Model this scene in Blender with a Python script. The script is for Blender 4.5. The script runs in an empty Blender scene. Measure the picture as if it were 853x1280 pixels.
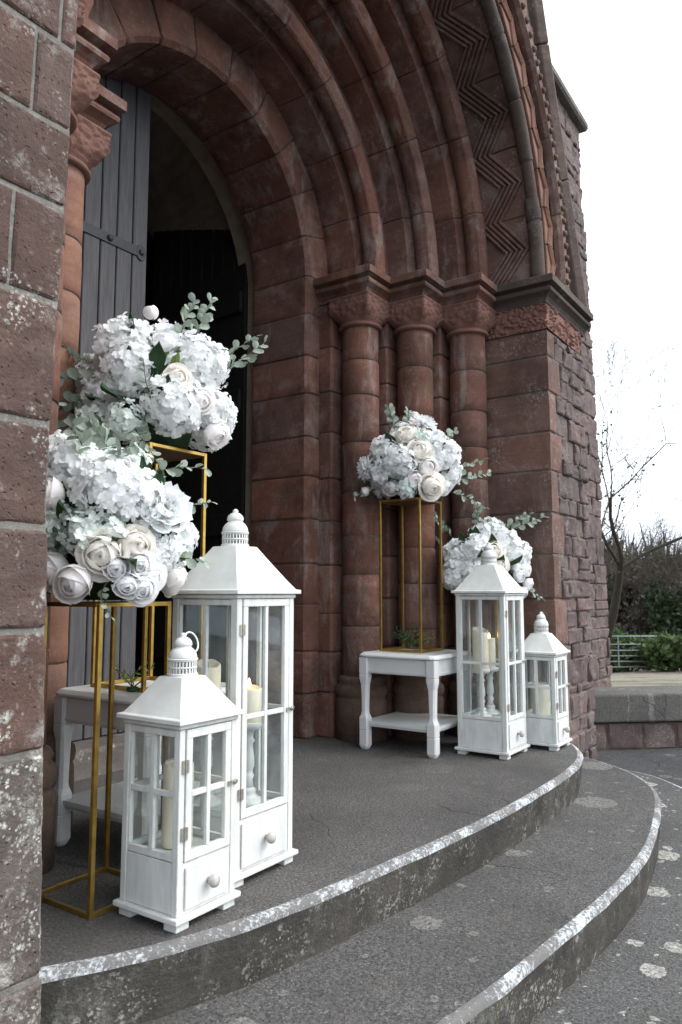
import bpy, math, random
from mathutils import Vector, Matrix, noise
R = math.radians
random.seed(7)
scene = bpy.context.scene
COL = scene.collection

# ------------------------------------------------------------------ camera
cam_d = bpy.data.cameras.new('camera')
cam = bpy.data.objects.new('camera', cam_d); COL.objects.link(cam)
cam.location = (-2.72, -1.5, 0.84)
YAW, PITCH = 34.40, 6.01
cam.rotation_euler = (R(90 + PITCH), 0, R(YAW - 90))
cam_d.sensor_fit = 'VERTICAL'; cam_d.sensor_height = 24.0; cam_d.lens = 950 / 1280 * 24.0
cam_d.clip_start = 0.05; cam_d.clip_end = 2000
cam_d.dof.use_dof = True; cam_d.dof.focus_distance = 2.7; cam_d.dof.aperture_fstop = 4.5
scene.camera = cam

# ------------------------------------------------------------------ world, sun, exposure
SUN_EL, SUN_AZ = 48, -62      # azimuth of the direction towards the sun, degrees from +X
w = bpy.data.worlds.new('World'); scene.world = w; w.use_nodes = True
nt = w.node_tree; nt.nodes.clear()
sky = nt.nodes.new('ShaderNodeTexSky'); sky.sky_type = 'NISHITA'; sky.sun_disc = False
sky.sun_elevation = R(SUN_EL); sky.sun_rotation = R(90 - SUN_AZ)
sky.air_density = 1.0; sky.dust_density = 6.0; sky.ozone_density = 1.0; sky.altitude = 50
hs = nt.nodes.new('ShaderNodeHueSaturation'); hs.inputs['Saturation'].default_value = 0.22
mx = nt.nodes.new('ShaderNodeMix'); mx.data_type = 'RGBA'; mx.inputs[0].default_value = 0.55
mx.inputs[7].default_value = (7.95, 8.75, 9.75, 1)
bg = nt.nodes.new('ShaderNodeBackground'); bg.inputs[1].default_value = 0.13
wo = nt.nodes.new('ShaderNodeOutputWorld')
nt.links.new(sky.outputs[0], hs.inputs['Color']); nt.links.new(hs.outputs[0], mx.inputs[6])
nt.links.new(mx.outputs[2], bg.inputs[0]); nt.links.new(bg.outputs[0], wo.inputs[0])
sd = bpy.data.lights.new('sun', 'SUN'); sd.energy = 0.6; sd.angle = R(35); sd.color = (1.0, 0.98, 0.95)
sun = bpy.data.objects.new('sun', sd); COL.objects.link(sun)
to_sun = Vector((math.cos(R(SUN_EL)) * math.cos(R(SUN_AZ)), math.cos(R(SUN_EL)) * math.sin(R(SUN_AZ)), math.sin(R(SUN_EL))))
sun.rotation_euler = (-to_sun).to_track_quat('-Z', 'Y').to_euler()
sun.location = (0, -6, 8)
scene.view_settings.view_transform = 'Standard'; scene.view_settings.look = 'None'
scene.view_settings.gamma = 1.0; scene.view_settings.use_curve_mapping = False
scene.view_settings.exposure = 1.28
scene.render.engine = 'CYCLES'
scene.cycles.max_bounces = 8; scene.cycles.diffuse_bounces = 6; scene.cycles.glossy_bounces = 2; scene.cycles.transparent_max_bounces = 20

# ------------------------------------------------------------------ materials
class NT:
    def __init__(s, name):
        s.m = bpy.data.materials.new(name); s.m.use_nodes = True
        s.t = s.m.node_tree; s.t.nodes.clear()
        s.out = s.n('ShaderNodeOutputMaterial')
        s.geo = s.n('ShaderNodeNewGeometry'); s.tc = s.n('ShaderNodeTexCoord'); s.oi = s.n('ShaderNodeObjectInfo')
    def n(s, t): return s.t.nodes.new(t)
    def l(s, a, b): s.t.links.new(a, b)
    def set(s, sock, v):
        if hasattr(v, 'is_output'): s.l(v, sock)
        elif isinstance(v, (tuple, list)) and len(v) == 3 and sock.type == 'RGBA': sock.default_value = (*v, 1)
        else: sock.default_value = v
    def noise(s, scale, detail=4, rough=.55, vec=None, dist=0.0):
        a = s.n('ShaderNodeTexNoise'); a.inputs['Scale'].default_value = scale
        a.inputs['Detail'].default_value = detail; a.inputs['Roughness'].default_value = rough
        a.inputs['Distortion'].default_value = dist
        s.l(vec if vec is not None else s.pos(), a.inputs['Vector']); return a.outputs['Fac']
    def pos(s): return s.geo.outputs['Position']
    def voro(s, scale, vec=None, out='Distance', rnd=1.0):
        a = s.n('ShaderNodeTexVoronoi'); a.inputs['Scale'].default_value = scale
        a.inputs['Randomness'].default_value = rnd
        s.l(vec if vec is not None else s.pos(), a.inputs['Vector']); return a.outputs[out]
    def ramp(s, fac, a, b, va=0.0, vb=1.0):
        r = s.n('ShaderNodeMapRange'); r.inputs[1].default_value = a; r.inputs[2].default_value = b
        r.inputs[3].default_value = va; r.inputs[4].default_value = vb; r.clamp = True
        s.l(fac, r.inputs[0]); return r.outputs[0]
    def mix(s, fac, a, b, mode='MIX'):
        m = s.n('ShaderNodeMix'); m.data_type = 'RGBA'; m.blend_type = mode
        s.set(m.inputs[0], fac); s.set(m.inputs[6], a); s.set(m.inputs[7], b); return m.outputs[2]
    def math(s, op, a, b=0.0):
        m = s.n('ShaderNodeMath'); m.operation = op; s.set(m.inputs[0], a); s.set(m.inputs[1], b); return m.outputs[0]
    def scale_vec(s, v, xyz):
        m = s.n('ShaderNodeMapping'); m.inputs['Scale'].default_value = xyz; s.l(v, m.inputs[0]); return m.outputs[0]
    def warp(s, v, scale, amt):
        a = s.n('ShaderNodeTexNoise'); a.inputs['Scale'].default_value = scale; a.inputs['Detail'].default_value = 3
        s.l(v, a.inputs['Vector'])
        m = s.n('ShaderNodeVectorMath'); m.operation = 'MULTIPLY_ADD'; s.l(a.outputs['Color'], m.inputs[0])
        m.inputs[1].default_value = (amt,) * 3; s.l(v, m.inputs[2]); return m.outputs[0]
    def bump(s, h, strength, dist):
        b = s.n('ShaderNodeBump'); b.inputs['Strength'].default_value = strength; b.inputs['Distance'].default_value = dist
        s.l(h, b.inputs['Height']); return b.outputs[0]
    def bsdf(s, color, rough=.8, spec=.3, normal=None, metal=0.0, **kw):
        p = s.n('ShaderNodeBsdfPrincipled'); s.set(p.inputs['Base Color'], color); s.set(p.inputs['Roughness'], rough)
        s.set(p.inputs['Specular IOR Level'], spec); s.set(p.inputs['Metallic'], metal)
        if normal is not None: s.l(normal, p.inputs['Normal'])
        for k, v in kw.items(): s.set(p.inputs[k], v)
        return p
    def done(s, p): s.l(p.outputs[0], s.out.inputs['Surface']); return s.m

def stone_mat(name, base, alt, lichen=0.3, bump=.5, grime=.5, vary=.5, moss=0.15, streak=0.0, pit=0.0, dense=0.0, pale=.25, patch=0.0):
    g = NT(name); P = g.pos()
    rnd = g.oi.outputs['Random']; r2_ = g.math('FRACT', g.math('MULTIPLY', rnd, 17.31)); r3_ = g.math('FRACT', g.math('MULTIPLY', rnd, 53.7))
    mid = g.noise(10, 6, .68); fine = g.noise(95, 4, .7)
    gy = sum(base) / 3
    c = g.mix(g.ramp(mid, .32, .66), base, alt)
    c = g.mix(g.ramp(rnd, 0, 1, 0, vary), c, tuple(x * .55 for x in alt))
    c = g.mix(g.ramp(r2_, .5, 1, 0, vary * .7), c, (gy * 1.2, gy * .97, gy * .88))
    c = g.mix(g.ramp(r3_, .6, 1, 0, vary * .6), c, (base[0] * 1.30, base[1] * 1.12, base[2]))
    # bedding bands of the sandstone
    bed = g.noise(14, 4, .55, g.scale_vec(g.warp(P, 3, .08), (.22, .22, 2.8)))
    c = g.mix(g.ramp(bed, .47, .64, 0, .5), c, tuple(x * .52 for x in base))
    # worn pale patches
    if pale:
        wn_ = g.noise(4.4, 7, .7, g.warp(P, 4, .14))
        c = g.mix(g.ramp(wn_, .53, .62, 0, pale), c, (gy * 1.55 + .05, gy * 1.28 + .045, gy * 1.15 + .04))
    # soot and damp
    so = g.noise(2.3, 6, .66, g.warp(P, 3, .1))
    c = g.mix(g.ramp(so, .47, .62, 0, grime), c, tuple(x * .22 + .006 for x in base))
    if streak:
        st = g.noise(8, 5, .66, g.scale_vec(g.warp(P, 2.2, .18), (1, 1, .15)))
        c = g.mix(g.ramp(st, .55, .67, 0, streak), c, (gy * 1.7 + .06, gy * 1.45 + .055, gy * 1.3 + .05))
        st2 = g.noise(6, 5, .66, g.scale_vec(g.warp(P, 2.7, .2), (1.2, 1.2, .2)))
        c = g.mix(g.ramp(st2, .60, .68, 0, streak), c, tuple(x * .2 for x in base))
    if moss:
        ms = g.noise(3.6, 6, .66, g.warp(P, 3, .1))
        c = g.mix(g.ramp(ms, .63, .70, 0, moss), c, (.095, .088, .028))
    c = g.mix(g.ramp(fine, .3, .7, .0, .5), c, tuple(x * .40 for x in base), 'MIX')
    if lichen:
        wv = g.warp(P, 26, .045); wv2 = g.warp(P, 60, .02)
        rag = g.ramp(g.noise(120, 4, .75), .40, .54)
        gate = g.ramp(g.noise(3.1, 5, .65), .53 - dense, .62 - dense)
        gate2 = g.ramp(g.noise(6.3, 6, .7), .49 - dense, .60 - dense)
        a = g.ramp(g.voro(15, wv), .16, .30, 1, 0); b = g.ramp(g.voro(38, wv2), .20, .36, 1, 0); d = g.ramp(g.voro(90, wv2), .24, .42, 1, 0)
        k = g.math('MAXIMUM', g.math('MULTIPLY', a, gate), g.math('MULTIPLY', g.math('MAXIMUM', b, d), gate2))
        k = g.math('MULTIPLY', k, rag)
        if patch:
            pt = g.ramp(g.noise(5.2, 8, .78, g.warp(P, 9, .06)), .56, .64, 0, patch)
            k = g.math('MAXIMUM', k, g.math('MULTIPLY', pt, g.ramp(g.noise(45, 4, .7), .35, .6)))
        tone = g.mix(g.noise(7, 3, .5), (.42, .43, .39), (.62, .62, .57))
        c = g.mix(g.math('MULTIPLY', k, lichen), c, tone)
    h = g.math('ADD', g.math('MULTIPLY', mid, .9), g.math('MULTIPLY', fine, .35))
    if pit:
        pk = g.ramp(g.voro(55, g.warp(P, 20, .05)), .05, .22)
        h = g.math('ADD', h, g.math('MULTIPLY', pk, pit))
    return g.done(g.bsdf(c, .86, .25, g.bump(h, bump, .012)))

def plain_mat(name, col, rough=.6, spec=.3, var=.12, scale=20, bump=.0, metal=0.0, dirt=None, **kw):
    g = NT(name); n = g.noise(scale, 4, .6)
    c = g.mix(g.ramp(n, .35, .7, 0, 1), col, tuple(x * (1 - var) for x in col))
    if dirt: c = g.mix(g.ramp(g.noise(scale * .35, 5, .7), .52, .72, 0, dirt[1]), c, dirt[0])
    nm = g.bump(g.noise(scale * 6, 3, .6), bump, .003) if bump else None
    return g.done(g.bsdf(c, rough, spec, nm, metal, **kw))

def petal_mat(name, col, deep, trans=.35):
    g = NT(name)
    v = g.noise(60, 3, .6)
    c = g.mix(g.ramp(v, .35, .7, 0, 1), col, deep)
    c = g.mix(g.ramp(g.oi.outputs['Random'], 0, 1, 0, .35), c, deep)
    p = g.bsdf(c, .6, .2)
    t = g.n('ShaderNodeBsdfTranslucent'); g.set(t.inputs[0], c)
    m = g.n('ShaderNodeMixShader'); m.inputs[0].default_value = trans
    g.l(p.outputs[0], m.inputs[1]); g.l(t.outputs[0], m.inputs[2]); g.l(m.outputs[0], g.out.inputs['Surface'])
    return g.m

def concrete_mat(name, base, spots=.7, spot_scale=3.2, few=.35):
    g = NT(name); P = g.pos()
    f1 = g.noise(105, 3, .8); f2 = g.voro(75); big = g.noise(1.7, 5, .6); mid = g.noise(9, 5, .65)
    c = g.mix(g.ramp(f1, .30, .70), tuple(x * .25 for x in base), tuple(x * 1.75 for x in base))
    c = g.mix(g.ramp(f2, .08, .30, .6, 0), c, (.27, .255, .24))
    c = g.mix(g.ramp(big, .42, .66, 0, .55), c, tuple(x * .5 for x in base))
    c = g.mix(g.ramp(mid, .5, .72, 0, .3), c, (base[0] * 1.4, base[1] * 1.35, base[2] * 1.25))
    if spots:
        wv = g.warp(g.warp(P, 14, .05), 60, .028)
        v = g.n('ShaderNodeTexVoronoi'); v.voronoi_dimensions = '2D'; v.inputs['Scale'].default_value = spot_scale; g.l(wv, v.inputs['Vector'])
        sep = g.n('ShaderNodeSeparateColor'); g.l(v.outputs['Color'], sep.inputs[0])
        rad = g.ramp(sep.outputs[0], few, 1, -.02, .30)
        k = g.math('LESS_THAN', v.outputs['Distance'], rad)
        v2 = g.n('ShaderNodeTexVoronoi'); v2.voronoi_dimensions = '2D'; v2.inputs['Scale'].default_value = spot_scale * 6; g.l(wv, v2.inputs['Vector'])
        sep2 = g.n('ShaderNodeSeparateColor'); g.l(v2.outputs['Color'], sep2.inputs[0])
        k2 = g.math('LESS_THAN', v2.outputs['Distance'], g.ramp(sep2.outputs[1], .80, 1, -.02, .30))
        k = g.math('MAXIMUM', k, k2)
        k = g.math('MULTIPLY', k, g.ramp(g.noise(60, 3, .75), .38, .60, .12, 1))
        c = g.mix(g.math('MULTIPLY', k, spots), c, (.45, .44, .39))
    cr = g.n('ShaderNodeTexVoronoi'); cr.feature = 'DISTANCE_TO_EDGE'; cr.inputs['Scale'].default_value = .9; g.l(g.warp(g.warp(P, 2.2, .35), 17, .04), cr.inputs['Vector'])
    ck = g.math('MULTIPLY', g.ramp(cr.outputs['Distance'], .002, .006, 1, 0), g.ramp(g.noise(1.3, 4, .6), .52, .58))
    c = g.mix(g.math('MULTIPLY', ck, .35), c, tuple(x * .2 for x in base))
    h = g.math('SUBTRACT', g.math('ADD', f1, g.math('MULTIPLY', mid, .8)), g.math('MULTIPLY', ck, .6))
    return g.done(g.bsdf(c, .9, .2, g.bump(h, .9, .008)))

M = {}
M['red'] = stone_mat('red_sandstone', (.235, .110, .077), (.158, .070, .052), lichen=.12, bump=.7, grime=.75, vary=.62, streak=.6, moss=.65, pale=.55)
M['jamb'] = stone_mat('brown_sandstone', (.205, .115, .088), (.142, .078, .062), lichen=.30, bump=.7, grime=.65, vary=.55, streak=.35, pale=.4)
M['orange'] = stone_mat('orange_sandstone', (.29, .150, .10), (.21, .10, .07), lichen=.05, bump=.3, grime=.25, vary=.4, moss=0)
M['carved'] = None
M['pier'] = stone_mat('lichened_grey_sandstone', (.145, .088, .070), (.092, .058, .049), lichen=.85, bump=1.0, grime=.55, vary=.5, moss=.1, pit=.4, patch=.45, pale=.2, dense=-.035)
M['pier_low'] = stone_mat('heavily_lichened_stone', (.14, .115, .10), (.10, .082, .074), lichen=.9, bump=1.0, grime=.35, vary=.3, moss=.1, pit=.4, dense=.05, patch=.75, pale=.3)
M['gable_coping'] = stone_mat('brown_coping_stone', (.17, .125, .105), (.125, .092, .08), lichen=.3, bump=.6, grime=.45, vary=.3, moss=.1)
M['rubble'] = stone_mat('purple_rubble_stone', (.165, .118, .112), (.115, .084, .083), lichen=.30, bump=1.0, grime=.45, vary=.8, moss=.1)
M['mortar'] = stone_mat('grey_lime_mortar', (.17, .14, .125), (.13, .11, .098), lichen=.25, bump=.8, grime=.3, vary=0, moss=.2)
M['mortar_dark'] = stone_mat('dark_mortar', (.11, .075, .06), (.085, .055, .048), lichen=.1, bump=.5, grime=.5, vary=0, moss=.2)
M['mortar_pale'] = stone_mat('pale_pier_mortar', (.235, .22, .195), (.17, .16, .14), lichen=.35, bump=1.0, grime=.25, vary=0, moss=.1)
M['pale_stone'] = stone_mat('pale_base_stone', (.175, .115, .085), (.13, .082, .06), lichen=.1, bump=.4, grime=.5, vary=.3, moss=.4)
M['coping'] = stone_mat('grey_coping_stone', (.175, .158, .142), (.13, .115, .105), lichen=.4, bump=.7, grime=.45, vary=.3, moss=.12)
M['roll_dark'] = stone_mat('blackened_moulding_stone', (.115, .088, .072), (.075, .058, .05), lichen=.2, bump=.6, grime=.5, vary=.3, moss=.2)
M['concrete'] = concrete_mat('tread_concrete', (.090, .086, .083), .30, 2.6)
M['landing'] = concrete_mat('landing_concrete', (.092, .087, .083), .07, 3.0)
M['concrete_spot'] = concrete_mat('lichen_spotted_concrete', (.092, .09, .088), .9, 4.6, .12)
M['riser'] = stone_mat('step_riser_concrete', (.082, .074, .064), (.05, .046, .039), lichen=.55, bump=1.0, grime=.75, vary=0, moss=.5, patch=.35, streak=.3)
M['asphalt'] = concrete_mat('asphalt', (.065, .065, .067), .22, 5, .5)
def paint_edge():
    g = NT('worn_white_paint'); n = g.noise(95, 4, .75); b = g.noise(4, 4, .6)
    b2 = g.noise(19, 5, .7)
    k = g.ramp(g.math('ADD', g.math('ADD', n, g.math('MULTIPLY', b, .8)), g.math('MULTIPLY', b2, .55)), 1.14, 1.36)
    c = g.mix(k, (.14, .135, .13), (.52, .55, .57))
    return g.done(g.bsdf(c, .85, .2, g.bump(n, .7, .005)))
M['paint_edge'] = paint_edge()
def white_wood():
    g = NT('distressed_white_paint'); P = g.pos()
    gr = g.noise(16, 6, .7, g.scale_vec(g.warp(P, 3, .05), (1.5, 1.5, .3)))
    c = g.mix(g.ramp(gr, .42, .66, 0, .9), (.61, .615, .59), (.45, .48, .475))
    c = g.mix(g.ramp(g.noise(5, 5, .65), .5, .7, 0, .55), c, (.56, .55, .49))
    bv = g.n('ShaderNodeBevel'); bv.samples = 3; bv.inputs['Radius'].default_value = .007
    dt = g.n('ShaderNodeVectorMath'); dt.operation = 'DOT_PRODUCT'; g.l(bv.outputs[0], dt.inputs[0]); g.l(g.geo.outputs['Normal'], dt.inputs[1])
    edge = g.ramp(dt.outputs['Value'], .84, .992, 1, 0)
    wear = g.ramp(g.noise(38, 5, .75), .38, .54)
    c = g.mix(g.math('MULTIPLY', g.math('MULTIPLY', edge, wear), .75), c, (.36, .32, .26))
    sc = g.ramp(g.noise(30, 6, .78, g.scale_vec(P, (1, 1, .6))),   .61, .68, 0, .5)
    c = g.mix(sc, c, (.44, .42, .37))
    return g.done(g.bsdf(c, .55, .3, g.bump(g.noise(50, 4, .6, g.scale_vec(P, (1, 1, .2))), .2, .003)))
M['white'] = white_wood()
M['white_metal'] = plain_mat('white_painted_metal', (.64, .645, .615), .45, .35, .14, 14, .06, dirt=((.47, .47, .43), .6))
M['white_table'] = plain_mat('white_table_paint', (.64, .64, .625), .32, .45, .06, 10, .03, dirt=((.55, .52, .46), .25))
M['gold'] = plain_mat('brushed_gold_paint', (.46, .30, .075), .30, .5, .35, 30, .05, metal=.85)
M['board'] = plain_mat('brown_board', (.12, .065, .035), .7, .3, .3, 25, .2)
M['iron'] = plain_mat('black_iron', (.045, .048, .055), .55, .4, .4, 40, .4)
M['silver'] = plain_mat('worn_brass_metal', (.50, .47, .40), .35, .5, .3, 60, .1, metal=.7)
M['knob'] = plain_mat('grey_knob', (.47, .44, .40), .5, .4, .35, 70, .2)
M['candle'] = plain_mat('ivory_wax', (.82, .75, .60), .45, .35, .06, 8, .02, **{'Subsurface Weight': .25, 'Subsurface Radius': (.02, .012, .006)})
M['wick'] = plain_mat('black_wick', (.02, .02, .02), .9, .1)
def emit(name, c, s):
    g = NT(name); e = g.n('ShaderNodeEmission'); e.inputs[0].default_value = (*c, 1); e.inputs[1].default_value = s
    g.l(e.outputs[0], g.out.inputs['Surface']); return g.m
M['flame'] = emit('flame_bulb', (1, .62, .2), 9)
def glass():
    g = NT('window_glass')
    t = g.n('ShaderNodeBsdfTransparent'); t.inputs[0].default_value = (.96, .975, .97, 1)
    s = g.n('ShaderNodeBsdfGlossy'); s.inputs['Roughness'].default_value = .02; s.inputs[0].default_value = (.9, .95, 1, 1)
    lw_ = g.n('ShaderNodeLayerWeight'); lw_.inputs[0].default_value = .5
    fr_ = g.math('ADD', g.math('MULTIPLY', g.math('POWER', lw_.outputs['Facing'], 4.5), .75), .035)
    d = g.n('ShaderNodeBsdfDiffuse'); d.inputs[0].default_value = (.6, .63, .63, 1)
    m1 = g.n('ShaderNodeMixShader'); g.l(g.ramp(g.noise(9, 4, .7), .4, .8, .015, .09), m1.inputs[0])
    g.l(t.outputs[0], m1.inputs[1]); g.l(d.outputs[0], m1.inputs[2])
    m = g.n('ShaderNodeMixShader'); g.l(fr_, m.inputs[0]); g.l(m1.outputs[0], m.inputs[1]); g.l(s.outputs[0], m.inputs[2])
    g.l(m.outputs[0], g.out.inputs['Surface']); return g.m
M['glass'] = glass()
def door_wood():
    g = NT('weathered_grey_door_wood'); P = g.pos()
    gr = g.noise(9, 6, .65, g.scale_vec(g.warp(P, 2, .05), (9, 9, .5)))
    c = g.mix(g.ramp(gr, .35, .7), (.052, .051, .055), (.108, .105, .108))
    c = g.mix(g.ramp(g.oi.outputs['Random'], 0, 1, 0, .4), c, (.07, .068, .072))
    return g.done(g.bsdf(c, .6, .35, g.bump(gr, .35, .004)))
M['door'] = door_wood()
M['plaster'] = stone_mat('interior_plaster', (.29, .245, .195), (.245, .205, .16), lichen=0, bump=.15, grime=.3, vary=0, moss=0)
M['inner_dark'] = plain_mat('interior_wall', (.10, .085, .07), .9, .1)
M['frame'] = plain_mat('door_frame_stone', (.26, .215, .165), .85, .2, .3, 12, .3)
M['hyd'] = petal_mat('white_hydrangea_petal', (.95, .955, .955), (.90, .92, .915), .38)
M['hydg'] = petal_mat('pale_green_hydrangea_petal', (.87, .91, .89), (.72, .80, .74), .34)
M['rose'] = petal_mat('cream_rose_petal', (.96, .95, .92), (.95, .91, .835), .42)
M['roseb'] = petal_mat('blush_rose_petal', (.955, .945, .94), (.945, .91, .895), .42)
M['rosew'] = petal_mat('white_rose_petal', (.96, .96, .96), (.93, .93, .935), .42)
M['stamen'] = plain_mat('yellow_stamen', (.55, .48, .12), .7, .2, .4, 90)
M['euc'] = petal_mat('eucalyptus_leaf', (.40, .46, .385), (.27, .335, .265), .25)
M['leaf'] = petal_mat('dark_green_leaf', (.045, .085, .035), (.025, .05, .025), .2)
M['leafy'] = petal_mat('light_green_leaf', (.24, .33, .10), (.13, .21, .06), .3)
M['stem'] = plain_mat('brown_stem', (.11, .085, .05), .8, .2)
M['bark'] = plain_mat('bark', (.05, .043, .035), .9, .15, .4, 8, .5)
M['twig'] = plain_mat('twig', (.065, .054, .044), .9, .1, .3, 3)
M['ivy'] = petal_mat('ivy_leaf', (.03, .05, .018), (.018, .03, .012), .15)
M['bramble'] = petal_mat('bramble_leaf', (.07, .105, .03), (.035, .06, .02), .2)
M['wood_far'] = petal_mat('far_wood_twig', (.062, .052, .042), (.04, .038, .03), .1)
M['steel'] = plain_mat('galvanised_steel', (.22, .245, .255), .5, .4, .2, 10, .0, metal=.4)
M['slab'] = concrete_mat('coping_concrete', (.11, .106, .098), .3, 5)
M['gravel'] = concrete_mat('sandy_path', (.24, .215, .18), 0)
def terrain_mat():
    g = NT('rough_grass_ground'); a = g.noise(.6, 5, .6); b = g.noise(8, 4, .7)
    c = g.mix(g.ramp(a, .52, .68), (.24, .215, .18), (.085, .09, .045)); c = g.mix(g.ramp(b, .4, .7, 0, .6), c, (.06, .06, .03))
    return g.done(g.bsdf(c, .95, .1, g.bump(b, .8, .05)))
M['terrain'] = terrain_mat()
# carved interlace: relief in the bump of the capital's own stone
def carved_mat():
    g = NT('carved_red_sandstone'); P = g.pos()
    mid = g.noise(11, 5, .65); fine = g.noise(95, 4, .7)
    c = g.mix(g.ramp(mid, .35, .68), (.185, .098, .075), (.135, .068, .055))
    c = g.mix(g.ramp(g.noise(2.6, 5, .6), .48, .68, 0, .45), c, (.08, .042, .034))
    v = g.voro(46, g.warp(P, 12, .08), 'Distance')
    h = g.ramp(v, .12, .42)
    
    hh = g.math('ADD', g.math('MULTIPLY', h, 1.0), g.math('MULTIPLY', fine, .15))
    return g.done(g.bsdf(c, .88, .2, g.bump(hh, .3, .004)))
M['carved'] = carved_mat()

# ------------------------------------------------------------------ mesh helpers
class MB:
    def __init__(s): s.v = []; s.f = []
    def add(s, V, F, mtx=None):
        o = len(s.v)
        s.v += [tuple(mtx @ Vector(p)) if mtx is not None else tuple(p) for p in V]
        s.f += [tuple(i + o for i in f) for f in F]
        return s
    def box(s, x0, x1, y0, y1, z0, z1, mtx=None):
        return s.add([(x, y, z) for z in (z0, z1) for y in (y0, y1) for x in (x0, x1)],
                     [(0, 2, 3, 1), (4, 5, 7, 6), (0, 1, 5, 4), (2, 6, 7, 3), (0, 4, 6, 2), (1, 3, 7, 5)], mtx)
    def loft(s, rings, cap=True, mtx=None):
        n = len(rings[0]); V = [p for r in rings for p in r]; F = []
        for i in range(len(rings) - 1):
            for j in range(n):
                k = (j + 1) % n
                F.append((i * n + j, i * n + k, (i + 1) * n + k, (i + 1) * n + j))
        if cap: F.append(tuple(range(n))[::-1]); F.append(tuple((len(rings) - 1) * n + j for j in range(n)))
        return s.add(V, F, mtx)
    def lathe(s, prof, seg=20, c=(0, 0, 0), cap=True, mtx=None):
        rings = [[(c[0] + r * math.cos(2 * math.pi * j / seg), c[1] + r * math.sin(2 * math.pi * j / seg), c[2] + z) for j in range(seg)] for r, z in prof]
        return s.loft(rings, cap, mtx)
    def tube(s, pts, rad, seg=6, cap=True):
        pts = [Vector(p) for p in pts]; n = len(pts); rings = []
        rad = rad if isinstance(rad, (list, tuple)) else [rad] * n
        up = None
        for i, p in enumerate(pts):
            t = (pts[min(i + 1, n - 1)] - pts[max(i - 1, 0)]).normalized()
            if up is None:
                a = Vector((0, 0, 1)) if abs(t.z) < .9 else Vector((1, 0, 0)); up = t.cross(a).normalized()
            up = (up - t * up.dot(t)).normalized(); b = t.cross(up)
            rings.append([tuple(p + (up * math.cos(2 * math.pi * j / seg) + b * math.sin(2 * math.pi * j / seg)) * rad[i]) for j in range(seg)])
        return s.loft(rings, cap)
    def mesh(s, name):
        me = bpy.data.meshes.new(name); me.from_pydata(s.v, [], s.f); me.update(); return me
def link(name, me, mat=None, parent=None, smooth=False, bev=0, seg=1, loc=None, rot=None, scl=None, kind=None):
    o = bpy.data.objects.new(name, me); COL.objects.link(o)
    if mat is not None and not me.materials: me.materials.append(M[mat])
    if smooth:
        for p in me.polygons: p.use_smooth = True
    if parent is not None: o.parent = parent
    if loc is not None: o.location = loc
    if rot is not None: o.rotation_euler = rot
    if scl is not None: o.scale = scl
    if bev:
        b = o.modifiers.new('bevel', 'BEVEL'); b.width = bev; b.segments = seg; b.limit_method = 'ANGLE'; b.angle_limit = R(40)
    if kind: o['kind'] = kind
    return o
def build(mb, name, mat, parent=None, **kw): return link(name, mb.mesh(name), mat, parent, **kw)
def tag(o, label=None, cat=None, group=None, kind=None):
    if label: o['label'] = label
    if cat: o['category'] = cat
    if group: o['group'] = group
    if kind: o['kind'] = kind
    return o
def empty(name, loc=(0, 0, 0), rz=0.0, parent=None):
    o = bpy.data.objects.new(name, None); COL.objects.link(o); o.location = loc; o.rotation_euler = (0, 0, rz)
    o.empty_display_size = .1
    if parent is not None: o.parent = parent
    return o
def nz(p, f, seed=0.0): return noise.noise(Vector((p[0] * f + seed, p[1] * f - seed * .7, p[2] * f + seed * 1.3)))

# ------------------------------------------------------------------ masonry: pieces on swept profiles
def prof_normals(pts):
    n = len(pts); out = []
    for i in range(n):
        ds = []
        if i > 0: ds.append((pts[i][0] - pts[i - 1][0], pts[i][1] - pts[i - 1][1]))
        if i < n - 1: ds.append((pts[i + 1][0] - pts[i][0], pts[i + 1][1] - pts[i][1]))
        ns = []
        for d in ds:
            l = math.hypot(*d) or 1; ns.append((d[1] / l, -d[0] / l))
        if len(ns) == 2:
            sx, sy = ns[0][0] + ns[1][0], ns[0][1] + ns[1][1]; q = (sx * sx + sy * sy) / 2
            out.append((sx / q, sy / q) if q > .15 else ns[0])
        else: out.append(ns[0])
    return out
def subdivide(pts, step):
    out = [pts[0]]
    for a, b in zip(pts, pts[1:]):
        l = math.hypot(b[0] - a[0], b[1] - a[1]); k = max(1, int(math.ceil(l / step)))
        for i in range(1, k + 1): out.append((a[0] + (b[0] - a[0]) * i / k, a[1] + (b[1] - a[1]) * i / k))
    return out
def trim(pts, g):
    """shorten an open polyline by g at both ends"""
    def cut(p):
        p = list(p)
        (ax, ay), (bx, by) = p[0], p[1]; l = math.hypot(bx - ax, by - ay); t = min(.45, g / l)
        p[0] = (ax + (bx - ax) * t, ay + (by - ay) * t); return p
    return cut(cut(pts)[::-1])[::-1]
def weave(q):
    p = Vector((q[0] * 17 + 4 * nz(q, 5, 1), q[1] * 17 + 4 * nz(q, 5, 8), q[2] * 17))
    d = noise.voronoi(p)[0]; e = d[1] - d[0]
    return -1.0 if e < .22 else -.2 + .2 * math.cos((e - .22) * 9)
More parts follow.
